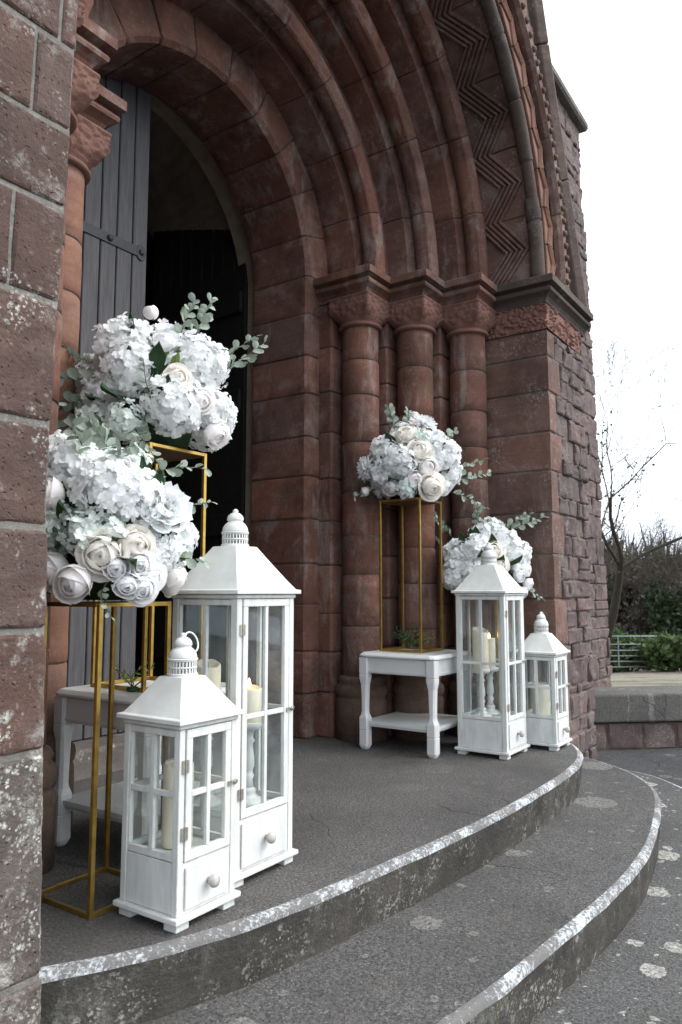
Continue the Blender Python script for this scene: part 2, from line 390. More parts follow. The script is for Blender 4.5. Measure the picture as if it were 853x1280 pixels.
def swept(pts, v0, v1, place, name, mat, parent, gap=.004, vgap=None, step=.08, vstep=.1, bev=.005, amp=.002, freq=6, depth=.05, seed=0, h0=0.0, smooth=False, vm=1.0, carve=0.0, sharp=38):
    """one stone: profile pts (r,y) swept from v0 to v1; place(r,y,v)->xyz; edges eased, face uneven"""
    vgap = gap if vgap is None else vgap
    p = subdivide(trim(pts, gap), step) if gap else subdivide(pts, step)
    # ease ring at both ends
    p = trim(p, 0) if False else p
    e = min(bev * 1.2, .4 * math.hypot(p[1][0] - p[0][0], p[1][1] - p[0][1]))
    def ins(p):
        (ax, ay), (bx, by) = p[0], p[1]; l = math.hypot(bx - ax, by - ay)
        return [p[0], (ax + (bx - ax) * e / l, ay + (by - ay) * e / l)] + p[1:]
    p = ins(p); p = ins(p[::-1])[::-1]
    nr = prof_normals(p); n = len(p)
    a, b = v0 + vgap / vm, v1 - vgap / vm; k = max(2, int(math.ceil((b - a) * vm / vstep)))
    vs = [a, a + bev * 1.2 / vm] + [a + (b - a) * i / k for i in range(1, k)] + [b - bev * 1.2 / vm, b]
    m = len(vs); V = []; F = []
    hoff = h0 + random.uniform(-1, 1) * amp * .6
    for j, v in enumerate(vs):
        for i in range(n):
            edge = (i in (0, n - 1)) or (j in (0, m - 1))
            q = place(p[i][0], p[i][1], v)
            h = hoff + amp * (nz(q, freq, seed) + .5 * nz(q, freq * 2.7, seed + 5) + (.9 * abs(nz(q, freq * 1.6, seed + 9)) if sharp < 30 else 0))
            if carve and not edge: h += carve * weave(q)
            if edge: h -= bev * (1 + .6 * nz(q, 23, seed))
            V.append(place(p[i][0] + nr[i][0] * h, p[i][1] + nr[i][1] * h, v))
    for j in range(m - 1):
        for i in range(n - 1): F.append((j * n + i, j * n + i + 1, (j + 1) * n + i + 1, (j + 1) * n + i))
    # skirt
    ring = [i for i in range(n)] + [j * n + n - 1 for j in range(1, m)] + [(m - 1) * n + i for i in range(n - 2, -1, -1)] + [j * n for j in range(m - 2, 0, -1)]
    base = len(V)
    for r_ in ring:
        j, i = divmod(r_, n)
        V.append(place(p[i][0] - nr[i][0] * depth, p[i][1] - nr[i][1] * depth, vs[j]))
    L = len(ring)
    for t in range(L): F.append((ring[t], base + t, base + (t + 1) % L, ring[(t + 1) % L]))
    me = bpy.data.meshes.new(name); me.from_pydata(V, [], F); me.update()
    o = link(name, me, mat, parent, smooth=True); me.set_sharp_from_angle(angle=R(sharp)); return o
def core(pts, v0, v1, place, name, mat, parent, inset=.008, step=.3, vn=1):
    """the recessed mortar bed behind the stones"""
    p = subdivide(pts, step); nr = prof_normals(p); n = len(p); V = []; F = []
    for j in range(vn + 1):
        v = v0 + (v1 - v0) * j / vn
        for i in range(n): V.append(place(p[i][0] - nr[i][0] * inset, p[i][1] - nr[i][1] * inset, v))
    for j in range(vn):
        for i in range(n - 1): F.append((j * n + i, j * n + i + 1, (j + 1) * n + i + 1, (j + 1) * n + i))
    me = bpy.data.meshes.new(name); me.from_pydata(V, [], F); me.update()
    return link(name, me, mat, parent)
ZC = 2.76                                   # springing of the arches
def jamb(side): return lambda r, y, v: (side * r, y, v)
def arch(r, y, v): return (r * math.cos(v), y, ZC + r * math.sin(v))
def courses(z0, z1, h, jit=.12):
    zs = [z0]
    while zs[-1] < z1 - h * .6: zs.append(zs[-1] + h * random.uniform(1 - jit, 1 + jit))
    s = (z1 - z0) / (zs[-1] - z0); return [z0 + (z - z0) * s for z in zs]

church = empty('stone_church', (0, 0, 0))
tag(church, 'red sandstone church front with round arched doorway and rough stone walls', 'church')

# --- inner plain order
O0 = [(.84, 1.62), (.84, 1.205), (.862, 1.18), (1.075, 1.18)]
for s in (1, -1):
    c = core(O0, -.05, ZC, jamb(s), 'inner_jamb', 'mortar_dark', church)
    zs = courses(0, ZC, .25)
    for i, (a, b) in enumerate(zip(zs, zs[1:])):
        swept(O0, a, b, jamb(s), 'jamb_stone', 'red', c, gap=.001, vgap=.004, bev=.006, amp=.004, seed=i * 3 + s, vstep=.06, step=.07)
c = core(O0, 0, math.pi, arch, 'inner_arch', 'mortar_dark', church, vn=40)
N = 11
for i in range(N):
    swept(O0, math.pi * i / N, math.pi * (i + 1) / N, arch, 'voussoir', 'red', c, gap=.001, vgap=.004, vm=.84, bev=.005, amp=.004, seed=i * 5, vstep=.05)
# --- three moulded orders of the arch
def roll(cr, cy, r):
    pts = []
    for k in range(25):
        t = R(95) + R(10) * k                # 95..335 degrees, the bulge looks to the door's axis
        rr = r * (1.10 if k in (12, 13) else 1.0)
        pts.append((cr + rr * math.cos(t), cy + rr * math.sin(t)))
    return pts
ORD = [((1.05, 1.19), (1.05, .975), (1.13, .885), .068),
       ((1.285, .95), (1.285, .735), (1.375, .645), .068),
       ((1.52, .71), (1.52, .50), (1.612, .41), .066)]
NV = [9, 10, 11]
for k, (a, b, rc, rr) in enumerate(ORD):
    rp = roll(rc[0], rc[1], rr)
    nxt = (ORD[k + 1][0][0] + .01, rc[1] - .01) if k < 2 else (1.69, .40)
    pr = [a, b, (b[0] + .028, b[1] - .004)] + rp[1:] + [(rc[0] + rr + .004, rc[1] - .012), nxt]
    c = core(pr, 0, math.pi, arch, 'moulded_arch_order', 'mortar_dark', church, vn=44, inset=.007)
    for i in range(NV[k]):
        swept(pr, math.pi * i / NV[k], math.pi * (i + 1) / NV[k], arch, 'voussoir', 'red', c, gap=.001, vgap=.002, vm=rc[0], bev=.004, amp=.003,
              seed=i * 7 + k * 31, vstep=.045, step=.09, depth=.04)
# --- chevron order: soffit ring, broken roll, face ring, studded hood
def ridge_strip(mb, pts, w, h, place, normal):
    """a raised V ridge along pts (in 2D surface coords)"""
    n = len(pts); V = []; F = []
    for i, (u, v) in enumerate(pts):
        a = pts[max(i - 1, 0)]; b = pts[min(i + 1, n - 1)]
        du, dv = b[0] - a[0], b[1] - a[1]; l = math.hypot(du, dv) or 1; nu, nv = -dv / l, du / l
        k = 1.0
        for f_, z_ in ((1, -.002), (.72, h * .8), (.3, h), (-.3, h), (-.72, h * .8), (-1, -.002)):
            V.append(place(u + nu * w * k * f_, v + nv * w * k * f_, z_ + .002 * nz((u * 3, v * 3, f_), 9, 2)))
    for i in range(n - 1):
        for j in range(5): F.append((i * 6 + j, i * 6 + 6 + j, i * 6 + 7 + j, i * 6 + 1 + j))
    mb.add(V, F)
def chevrons(kind, r0, mat, parent, base_pts, spread, count, amp_lo, amp_hi, nr, gapv):
    th = math.pi / count
    for i in range(count):
        o = swept(base_pts, th * i, th * (i + 1), arch, 'chevron_stone', mat, parent, gap=.001, vgap=.003, vm=r0, bev=.004, amp=.003, seed=i * 3 + 1, vstep=.06)
        mb = MB()
        for k in range(nr):
            dv = (k - (nr - 1) / 2) * gapv
            pts = []
            for t, lvl in ((0.0, amp_lo), (.25, (amp_lo + amp_hi) / 2), (.5, amp_hi), (.75, (amp_lo + amp_hi) / 2), (1.0, amp_lo)):
                pts.append(((i + t) * th * r0, lvl + dv))
            pts = [(u, v) for u, v in pts]
            if kind == 'soffit': pl = lambda u, v, h: arch(r0 - h, v, u / r0)
            else: pl = lambda u, v, h: (v * math.cos(u / r0), -h, ZC + v * math.sin(u / r0))
            ridge_strip(mb, pts, gapv * .36, .55 * gapv, pl, None)
        build(mb, 'zigzag_carving', mat, o) if False else None
        # carving belongs to the stone: join the ridges into its mesh
        me = o.data; V = [tuple(v.co) for v in me.vertices] + mb.v; n0 = len(me.vertices)
        F = [tuple(p.vertices) for p in me.polygons] + [tuple(q + n0 for q in f) for f in mb.f]
        m2 = bpy.data.meshes.new('chevron_stone'); m2.from_pydata(V, [], F); m2.update(); m2.materials.append(M[mat]); o.data = m2
S4 = [(1.685, .42), (1.685, .075)]
c = core(S4, 0, math.pi, arch, 'chevron_arch_order', 'mortar_dark', church, vn=44)
chevrons('soffit', 1.685, 'jamb', c, S4, None, 13, .33, .165, 5, .034)
rollp = [(1.685 + .0 + .042 * math.cos(R(80) + R(22) * k), .045 + .042 * math.sin(R(80) + R(22) * k)) for k in range(12)]
c = core(rollp, 0, math.pi, arch, 'outer_roll_moulding', 'mortar_dark', church, vn=44, inset=.006)
N = 15
for i in range(N):
    if i == 1: continue                      # the weathered gap in the roll
    swept(rollp, math.pi * i / N, math.pi * (i + 1) / N, arch, 'roll_stone', 'roll_dark', c, gap=.0, vgap=.004, vm=1.68, bev=.004, amp=.004, seed=i * 3, vstep=.05, depth=.03)
def brk(r_): return lambda r, y, v: arch(r + .006, y + .008, v)
swept(rollp, math.pi * 1 / N, math.pi * 1.42 / N, brk(0), 'roll_stone', 'roll_dark', c, gap=.0, vgap=.004, vm=1.68, bev=.008, amp=.012, seed=99, vstep=.03, depth=.03)
F4 = [(1.735, 0), (1.875, 0)]
c = core(F4, 0, math.pi, arch, 'chevron_face_order', 'mortar', church, vn=44)
chevrons('face', 1.8, 'orange', c, F4, None, 24, 1.778, 1.832, 3, .024)
hood = [(1.88, 0), (1.88, -.035), (1.90, -.06), (1.955, -.06), (1.985, -.03), (1.985, 0)]
c = core(hood, 0, math.pi, arch, 'hood_mould', 'mortar_dark', church, vn=44, inset=.004)
N = 13
stud = MB(); stud.lathe([(.020, 0), (.018, .010), (.011, .017), (.002, .020)], 8)
stud_me = stud.mesh('stud')
for i in range(N):
    swept(hood, math.pi * i / N, math.pi * (i + 1) / N, arch, 'hood_stone', 'jamb', c, gap=.0, vgap=.003, vm=1.93, bev=.004, amp=.003, seed=i * 9, vstep=.06, depth=.03)
for i in range(78):
    t = math.pi * (i + .5) / 78
    link('stud', stud_me, 'jamb', c, smooth=True, loc=arch(1.928, -.060, t), rot=(R(90), 0, 0))
# --- gable above the hood, with raking coping
GX, GZ, GS = 2.32, 2.76, 2.36
def gable_r(t): return (GX * GS) / (GS * math.cos(t) + math.sin(t)) if t <= math.pi / 2 else gable_r(math.pi - t)
gp = MB(); rings = []; n = 48
V = []; F = []
for i in range(n + 1):
    t = math.pi * i / n; a = arch(1.975, .01, t); g_ = gable_r(t); b = arch(min(g_, 6), .01, t)
    V += [a, b]
for i in range(n): F.append((2 * i, 2 * i + 1, 2 * i + 3, 2 * i + 2))
me = bpy.data.meshes.new('gable_wall'); me.from_pydata(V, [], F); gw = link('gable_wall', me, 'mortar', church)
for s in (1, -1):
    # spandrel stones in level courses between hood and coping
    zs = courses(GZ, 6.0, .27)
    for i, (a, b) in enumerate(zip(zs, zs[1:])):
        zm = b
        xo = GX - (b - GZ) / GS - .03
        xi = math.sqrt(max(0, 1.995 ** 2 - (a - ZC) ** 2)) if a - ZC < 1.995 else .0
        if xo - xi < .05: continue
        cuts = [xi]; 
        while cuts[-1] < xo - .5: cuts.append(cuts[-1] + random.uniform(.3, .5))
        cuts.append(xo)
        for u0, u1 in zip(cuts, cuts[1:]):
            if u1 - u0 < .04: continue
            swept([(u0, 0), (u1, 0)], a, b, jamb(s), 'spandrel_stone', 'jamb', gw, gap=.004, bev=.004, amp=.004, seed=i + u0 * 9, vstep=.1)
    # coping in lengths
    L = 4.2; ax = Vector((-1, 0, GS)).normalized(); nn = Vector((GS, 0, 1)).normalized()
    for i in range(5):
        p0 = Vector((GX, 0, GZ)) + ax * (i * .82 + .004); p1 = Vector((GX, 0, GZ)) + ax * ((i + 1) * .82 - .004)
        mb = MB(); rg = []
        for p in (p0, p1):
            rg.append([tuple(p + nn * a + Vector((0, y, 0))) for a, y in ((-.05, -.03), (.0, -.07), (.045, -.05), (.06, .2), (-.05, .2))])
        if s < 0: rg = [[(-x, y, z) for x, y, z in r_] for r_ in rg]
        mb.loft(rg); build(mb, 'coping_stone', 'gable_coping', gw, bev=.006)

# --- stepped jambs, columns, capitals
ST = [[(.955, 1.20), (.955, 1.083), (1.085, 1.083)], [(1.085, 1.083), (1.203, 1.083), (1.203, .97)], ]
STEP = [(.955, 1.20), (.955, 1.095), (.967, 1.083), (1.203, 1.083), (1.203, .852), (1.215, .84), (1.446, .84), (1.446, .61), (1.458, .598), (1.69, .598), (1.69, .42)]
COLS = [(1.073, .953), (1.317, .71), (1.56, .468)]
def capital_mesh():
    mb = MB(); rings = []; seg = 120
    def sq(t, half, rnd):
        c_, s_ = math.cos(t), math.sin(t); m = max(abs(c_), abs(s_)); q = half / m
        return (c_ * (q * (1 - rnd) + half * rnd), s_ * (q * (1 - rnd) + half * rnd))
    KP = ((0, .112, 1), (.004, .13, 1), (.013, .136, 1), (.022, .13, 1), (.026, .118, 1), (.032, .118, 1), (.042, .124, .9), (.062, .137, .55), (.085, .146, .25), (.105, .149, .08), (.12, .150, .03), (.182, .150, .02))
    KF = list(KP[:6])
    for (z0, h0, r0), (z1, h1, r1) in zip(KP[5:], KP[6:]):
        n_ = max(1, int((z1 - z0) / .006))
        for i in range(1, n_ + 1): t = i / n_; KF.append((z0 + (z1 - z0) * t, h0 + (h1 - h0) * t, r0 + (r1 - r0) * t))
    for z, half, rnd in KF:
        rg = []
        for j in range(seg):
            x, y = sq(2 * math.pi * (j + .5) / seg, half, rnd)
            k = 1 + (.05 * weave((x * 1.3, y * 1.3, z * 1.3)) if .05 < z < .17 else 0); rg.append((x * k, y * k, z))
        rings.append(rg)
    mb.loft(rings); return mb.mesh('capital')
cap_me = capital_mesh()
base_mb = MB(); base_mb.lathe([(.150, -.02), (.150, .21), (.146, .232), (.140, .24), (.150, .25), (.154, .272), (.150, .295), (.14, .305), (.13, .318), (.138, .335), (.13, .352), (.114, .36)], 32)
base_me = base_mb.mesh('column_base')
plinth_mb = MB().box(-.175, .175, -.175, .175, -.02, .10)
for s in (1, -1):
    c = core(STEP, -.05, 2.62, jamb(s), 'stepped_jamb', 'mortar_dark', church)
    for q in range(3):
        seg_pts = [STEP[0:4], STEP[3:7], STEP[6:10]][q]
        zs = courses(0, 2.60, .25)
        # each arris stone: from mid of one nook face to mid of the next
        if q == 0: pr = [STEP[0], STEP[1], STEP[2], (1.19, 1.083)]
        elif q == 1: pr = [(1.203, 1.07), (1.203, .852), (1.215, .84), (1.433, .84)]
        else: pr = [(1.446, .827), (1.446, .61), (1.458, .598), (1.677, .598)]
        for i, (a, b) in enumerate(zip(zs, zs[1:])):
            swept(pr, a, b, jamb(s), 'jamb_stone', 'red', c, gap=.001, vgap=.004, bev=.005, amp=.003, seed=i * 3 + q * 11 + s, vstep=.09, step=.09)
    for k, (cx, cy) in enumerate(COLS):
        mb = MB(); mb.lathe([(.106, .3), (.106, 2.5)], 28, (s * cx, cy, 0))
        col = build(mb, 'column', 'mortar', church, smooth=True)
        zs = courses(.355, 2.434, .245, .2)
        for i, (a, b) in enumerate(zip(zs, zs[1:])):
            mb = MB(); rr = .112 + random.uniform(-.0015, .0015); seg = 28
            rings = []
            zz = [a + .003, a + .006] + [a + (b - a) * t / 4 for t in (1, 2, 3)] + [b - .006, b - .003]
            for j, z in enumerate(zz):
                rg = []
                for q in range(seg):
                    t = 2 * math.pi * q / seg; p = (s * cx + rr * math.cos(t), cy + rr * math.sin(t), z)
                    r2 = rr + .0025 * nz(p, 9, i * 3 + k) - (.004 if j in (0, len(zz) - 1) else 0)
                    rg.append((s * cx + r2 * math.cos(t), cy + r2 * math.sin(t), z))
                rings.append(rg)
            mb.loft(rings); build(mb, 'drum', 'red' if not (s < 0 and k == 0) else 'orange', col, smooth=True)
        cp = link('capital', cap_me, 'carved', col, smooth=True, loc=(s * cx, cy, 2.424))
        if s < 0 and k == 0: pass
        link('column_base', base_me, 'pale_stone', col, smooth=True, loc=(s * cx, cy, .0))
# --- abacus band: sweep of a moulded section along the stepped plan
def mitre_sweep(plan, prof, name, mat, parent, side=1, cap=True):
    nr = prof_normals(plan); V = []; F = []; m = len(prof)
    for (x, y), (nx, ny) in zip(plan, nr):
        for o_, z in prof: V.append((side * (x + nx * o_), y + ny * o_, z))
    for i in range(len(plan) - 1):
        for j in range(m - 1): F.append((i * m + j, i * m + j + 1, (i + 1) * m + j + 1, (i + 1) * m + j))
    if cap: F.append(tuple(range(m))); F.append(tuple((len(plan) - 1) * m + j for j in range(m)))
    me = bpy.data.meshes.new(name); me.from_pydata(V, [], F); me.update()
    return link(name, me, mat, parent)
APROF = [(-.2, 2.604), (.0, 2.604), (.004, 2.622), (.014, 2.64), (.03, 2.652), (.046, 2.66), (.05, 2.672), (.044, 2.684), (.030, 2.692), (.030, 2.70), (.066, 2.708), (.066, 2.748), (.050, 2.758), (-.2, 2.758)]
off = .118
plan = [(.955, 1.19), (.955, COLS[0][1] - off), (COLS[1][0] - off, COLS[0][1] - off), (COLS[1][0] - off, COLS[1][1] - off), (COLS[2][0] - off, COLS[1][1] - off),
        (COLS[2][0] - off, COLS[2][1] - off), (1.682, COLS[2][1] - off), (1.682, .0)]
for s in (1, -1):
    # one block for each column, butted at the re-entrant corners
    segs = [plan[0:3], plan[2:5], plan[4:7]]
    for sg in segs:
        build_pts = subdivide(sg, .12)
        mitre_sweep(sg, APROF, 'abacus', 'red', church, s)
    mitre_sweep([(1.684, COLS[2][1] - off + .02), (1.684, .0), (2.46, .0)], [(o_ * 1.05, z - .002) for o_, z in APROF], 'string_course', 'roll_dark' if s > 0 else 'jamb', church, s)

# --- outer jamb and facade piers
PR = [(1.69, .60), (1.69, 0), (2.40, 0)]
c = core(PR, -.5, 2.62, jamb(1), 'outer_pier', 'mortar', church, inset=.007)
zs = [-.02, .27, .52, .80, 1.06, 1.31, 1.565, 1.80, 2.05, 2.27, 2.435]
quoin = []
for i, (a, b) in enumerate(zip(zs, zs[1:])):
    L = .13 if i % 2 else .22
    quoin.append((a, b, 1.69 + L))
    if i in (3, 7):
        swept([(1.69, .60), (1.69, .42)], a, b, jamb(1), 'ashlar', 'jamb', c, gap=.004, bev=.005, amp=.004, seed=i)
        swept([(1.69, .42), (1.69, 0), (1.69 + L, 0)], a, b, jamb(1), 'ashlar', 'jamb', c, gap=.004, bev=.006, amp=.005, seed=i + 50, vstep=.06)
    else:
        swept([(1.69, .60), (1.69, 0), (1.69 + L, 0)], a, b, jamb(1), 'ashlar', 'jamb', c, gap=.004, bev=.006, amp=.005, seed=i, vstep=.06, step=.07)
swept([(1.69, .60), (1.69, 0), (2.05, 0)], 2.435, 2.604, jamb(1), 'carved_frieze', 'carved', c, gap=.003, bev=.004, amp=.002, seed=3, step=.009, vstep=.009, carve=.012, h0=.010)
swept([(2.05, 0), (2.36, 0)], 2.435, 2.604, jamb(1), 'carved_frieze', 'carved', c, gap=.003, bev=.004, amp=.002, seed=4, step=.009, vstep=.009, carve=.012, h0=.010)
# rubble of the front pier
def rubble(x0f, x1f, y, z0, z1, parent, hs, ls, place, amp=.011):
    z = z0; i = 0
    while z < z1 - .03:
        h = min(random.uniform(*hs), z1 - z)
        if z1 - z - h < .05: h = z1 - z
        x = x0f(z + h / 2); xe = x1f(z + h / 2)
        while x < xe - .02:
            l = random.uniform(*ls)
            if xe - x - l < .08: l = xe - x
            if random.random() < .25 and h > .15:
                hh = h * random.uniform(.4, .6)
                for a, b in ((z, z + hh), (z + hh, z + h)):
                    swept([(x, y), (x + l, y)], a, b, place, 'rubble_stone', 'rubble', parent, gap=.003, bev=.008, amp=amp, freq=11, seed=i, vstep=.03, step=.03, h0=random.uniform(-.004, .010), sharp=16)
            else:
                swept([(x, y), (x + l, y)], z, z + h, place, 'rubble_stone', 'rubble', parent, gap=.003, bev=.008, amp=amp, freq=11, seed=i, vstep=.03, step=.03, h0=random.uniform(-.004, .010), sharp=16)
            x += l; i += 1
        z += h
def qedge(z):
    for a, b, e in quoin:
        if a <= z <= b: return e
    return 1.69
for a, b, e in [(-.5, -.02, 1.69)] + quoin:
    rubble(lambda z: e, lambda z: 2.40 + random.uniform(-.02, .02), 0, a, b, c, (.09, .17), (.10, .27), jamb(1), .014)
# return of the front pier towards the wing, and the pier's body
body = MB(); body.box(1.72, 2.38, .02, 1.9, -.5, 2.6); build(body, 'pier_core', 'mortar', church)
# the wing wall set back
WY = .60
wx1 = lambda z: 5.05 - (z) * .086
Vw = [(2.38, WY + .015, -.6), (wx1(-.6), WY + .015, -.6), (wx1(5.5), WY + .015, 5.5), (2.38, WY + .015, 5.5), (2.38, WY + 2.2, -.6), (wx1(-.6), WY + 2.2, -.6), (wx1(5.5), WY + 2.2, 5.5), (2.38, WY + 2.2, 5.5)]
me = bpy.data.meshes.new('wing_wall'); me.from_pydata(Vw, [], [(0, 1, 2, 3), (5, 4, 7, 6), (1, 5, 6, 2), (3, 2, 6, 7), (4, 0, 3, 7)])
wing = link('wing_wall', me, 'mortar', church)
rubble(lambda z: 1.75 if z > 3.0 else 2.36, lambda z: wx1(z) + random.uniform(-.012, .012), WY, -.4, 5.46, wing, (.14, .26), (.22, .5), jamb(1), .015)
mb = MB(); mb.box(1.7, wx1(5.5) + .08, WY - .08, WY + 2.2, 5.46, 5.55); build(mb, 'wall_coping', 'coping', wing, bev=.02)
mb = MB(); mb.box(1.86, 2.40, WY + .02, WY + 1.6, 2.6, 5.46); build(mb, 'wall_core', 'mortar', wing)
# left pier: lichened ashlar with wide pale joints
PLz = [-.62, -.30, .02, .493, .756, .982, 1.217, 1.503, 1.735, 1.931, 2.142, 2.42, 2.69, 2.95, 3.24, 3.52, 3.8, 4.1, 4.4]
PL = [(1.69, .60), (1.69, 0), (4.6, 0)]
def pierp(r, y, v): return (-(r - .035 * max(0, min(1, 1 - v / 1.1)) - .030 * max(0, min(1.4, (v - 1.1) / 1.1))), y, v)
c = core(PL, -.65, 4.4, pierp, 'left_pier', 'mortar_pale', church, inset=.0065, step=.1, vn=20)
firsts = {9: 1.795, 10: 1.735, 7: 1.82, 8: 2.25, 6: 2.32, 5: 2.28, 4: 2.4, 3: 2.35, 2: 2.45, 1: 2.3, 11: 2.1}
for i, (a, b) in enumerate(zip(PLz, PLz[1:])):
    x = firsts.get(i, random.uniform(1.95, 2.2))
    pts = [(1.69, .60), (1.69, .012), (1.702, 0), (x, 0)]
    swept(pts, a, b, pierp, 'ashlar', 'pier' if a > .4 else 'pier_low', c, gap=.002, vgap=.0075, bev=.005, amp=.0035, freq=11, seed=i * 3.1, vstep=.018 if i < 12 else .06, step=.018 if i < 12 else .06)
    while x < 4.55:
        x2 = min(4.6, x + random.uniform(.3, .62))
        if 4.6 - x2 < .15: x2 = 4.6
        near = x < 2.3
        swept([(x + .003, 0), (x2 - .003, 0)], a, b, pierp, 'ashlar', 'pier', c, gap=.004, vgap=.0075, bev=.005, amp=.0035, freq=11, seed=i * 3.1 + x, vstep=.02 if near else .08, step=.02 if near else .08)
        x = x2
body = MB(); body.box(-4.6, -1.72, .05, 1.9, -.6, 4.38); build(body, 'pier_core', 'mortar', church)

# --- door, frame and the dark porch behind
door_y = 1.66
def door_top(x): return ZC + math.sqrt(max(0, .965 ** 2 - x * x))
leaf = MB().box(-.93, .0, door_y + .035, door_y + .05, .12, 3.5); 
M['door_shade'] = plain_mat('shade_dark_door_wood', (.014, .013, .013), .7, .2, .4, 18, .2)  # near-black copy of the door wood: doorway shade put into the open leaf's colour
def leaf_obj(x0, x1, name, dm='door'):
    n = 9; wd = (x1 - x0) / n
    V = []; F = []
    # ledges behind the planks, part of the leaf itself
    mb = MB()
    mb.box(x0 + .004, x1 - .004, .0305, .034, .14, 2.95)
    lf = build(mb, name, dm, church)
    for z in (.4, 1.2, 2.0, 2.65): build(MB().box(x0 + .02, x1 - .02, .0345, .06, z, z + .14), 'ledge', dm, lf, bev=.004)
    for i in range(n):
        a, b = x0 + wd * i + .0035, x0 + wd * (i + 1) - .0035
        m = MB(); za, zb = door_top(a), door_top(b)
        m.add([(a, 0, .13), (b, 0, .13), (b, .03, .13), (a, .03, .13), (a, 0, za), (b, 0, zb), (b, .03, zb), (a, .03, za)],
              [(3, 2, 1, 0), (4, 5, 6, 7), (0, 1, 5, 4), (1, 2, 6, 5), (2, 3, 7, 6), (3, 0, 4, 7)])
        build(m, 'plank', dm, lf, bev=.004)
    for z in (2.685, 1.72):
        m = MB(); V = []
        sgn = 1
        m.box(x0 + .02, x1 - .05, -.008, -.001, z - .028, z + .028)
        xe = x1 - .05
        m.loft([[(xe + .033 * math.cos(t), y, z + .045 * math.sin(t)) for t in [2 * math.pi * k / 14 for k in range(14)]] for y in (-.010, -.001)])
        st = build(m, 'strap_hinge', 'iron', lf, bev=.002)
        for xb in (x1 - .05, x1 - .26, x1 - .52, x1 - .78):
            m = MB(); m.lathe([(.018, 0), (.017, .006), (.010, .012), (.002, .014)], 12)
            build(m, 'bolt', 'iron', st, smooth=True, loc=(xb, -.010, z), rot=(R(90), 0, 0))
    return lf
lf = leaf_obj(-.935, .0, 'door_leaf'); lf.location = (0, door_y, 0)
lf2 = leaf_obj(-.935, .0, 'door_leaf', 'door_shade'); lf2.location = (.905, door_y + .06, 0); lf2.rotation_euler = (0, 0, R(92)); lf2.scale = (-1, 1, 1)
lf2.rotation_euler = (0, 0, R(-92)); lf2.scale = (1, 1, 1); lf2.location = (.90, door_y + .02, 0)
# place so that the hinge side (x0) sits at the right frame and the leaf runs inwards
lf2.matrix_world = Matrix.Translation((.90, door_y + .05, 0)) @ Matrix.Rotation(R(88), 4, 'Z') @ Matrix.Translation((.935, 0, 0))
FR = [(.955, 2.0), (.955, 1.73), (.90, 1.73), (.90, 1.625), (.97, 1.60)]
FR = [(.90, 1.78), (.90, 1.622), (1.0, 1.622)]
for s in (1, -1): core(FR, -.05, ZC, jamb(s), 'door_frame', 'frame', church, inset=0, vn=6)
core(FR, 0, math.pi, arch, 'door_frame_arch', 'frame', church, inset=0, vn=40)
EM = [(1.3, 2.75), (1.10, 2.72), (.98, 1.78), (.90, 1.78)]
EM = [(1.16, 2.7), (.99, 1.78), (.90, 1.78)]
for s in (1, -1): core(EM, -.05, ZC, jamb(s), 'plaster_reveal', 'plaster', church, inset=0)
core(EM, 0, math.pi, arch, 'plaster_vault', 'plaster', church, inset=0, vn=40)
# porch room
V = []; F = []
rm = MB()
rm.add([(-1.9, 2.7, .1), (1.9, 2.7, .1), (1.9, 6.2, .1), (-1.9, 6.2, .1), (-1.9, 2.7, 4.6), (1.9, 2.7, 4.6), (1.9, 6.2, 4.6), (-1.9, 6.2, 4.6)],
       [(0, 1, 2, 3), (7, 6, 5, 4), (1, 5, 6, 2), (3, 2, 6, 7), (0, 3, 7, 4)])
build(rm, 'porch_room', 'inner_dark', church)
# wall between the room and the embrasure
V = []; F = []; n = 40
for i in range(n + 1):
    t = math.pi * i / n; V += [arch(1.16, 2.7, t), (1.95 * math.cos(t) / max(abs(math.cos(t)), .72) * .72 / .72 if False else max(-1.95, min(1.95, 3 * math.cos(t))), 2.7, min(4.7, ZC + 3 * math.sin(t)))]
for i in range(n): F.append((2 * i, 2 * i + 1, 2 * i + 3, 2 * i + 2))
b0 = len(V); V += [(1.16, 2.7, 0), (1.95, 2.7, 0), (1.95, 2.7, ZC), (1.16, 2.7, ZC), (-1.16, 2.7, 0), (-1.95, 2.7, 0), (-1.95, 2.7, ZC), (-1.16, 2.7, ZC)]
F += [(b0, b0 + 1, b0 + 2, b0 + 3), (b0 + 4, b0 + 5, b0 + 6, b0 + 7)]
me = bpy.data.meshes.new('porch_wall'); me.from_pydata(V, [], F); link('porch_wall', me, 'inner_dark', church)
# outer shell so that no daylight leaks into the porch from above or behind
sh = MB(); sh.box(-4.6, 1.2, 1.95, 6.6, 4.75, 4.9); sh.box(1.2, 4.5, 2.85, 6.6, 4.75, 4.9); sh.box(-4.6, 4.5, 6.4, 6.6, -.5, 4.8); sh.box(-4.6, -4.45, 1.9, 6.5, -.5, 4.8); sh.box(4.3, 4.5, 2.7, 6.5, -.5, 4.8)
build(sh, 'church_shell', 'mortar', church)
rf = MB(); rf.box(-2.3, 2.3, .7, 1.95, 4.78, 4.95); build(rf, 'arch_backing', 'mortar', church)
th = MB(); th.box(-.95, .95, 1.46, 2.72, -.02, .125); build(th, 'threshold', 'coping', church, bev=.012, seg=2)

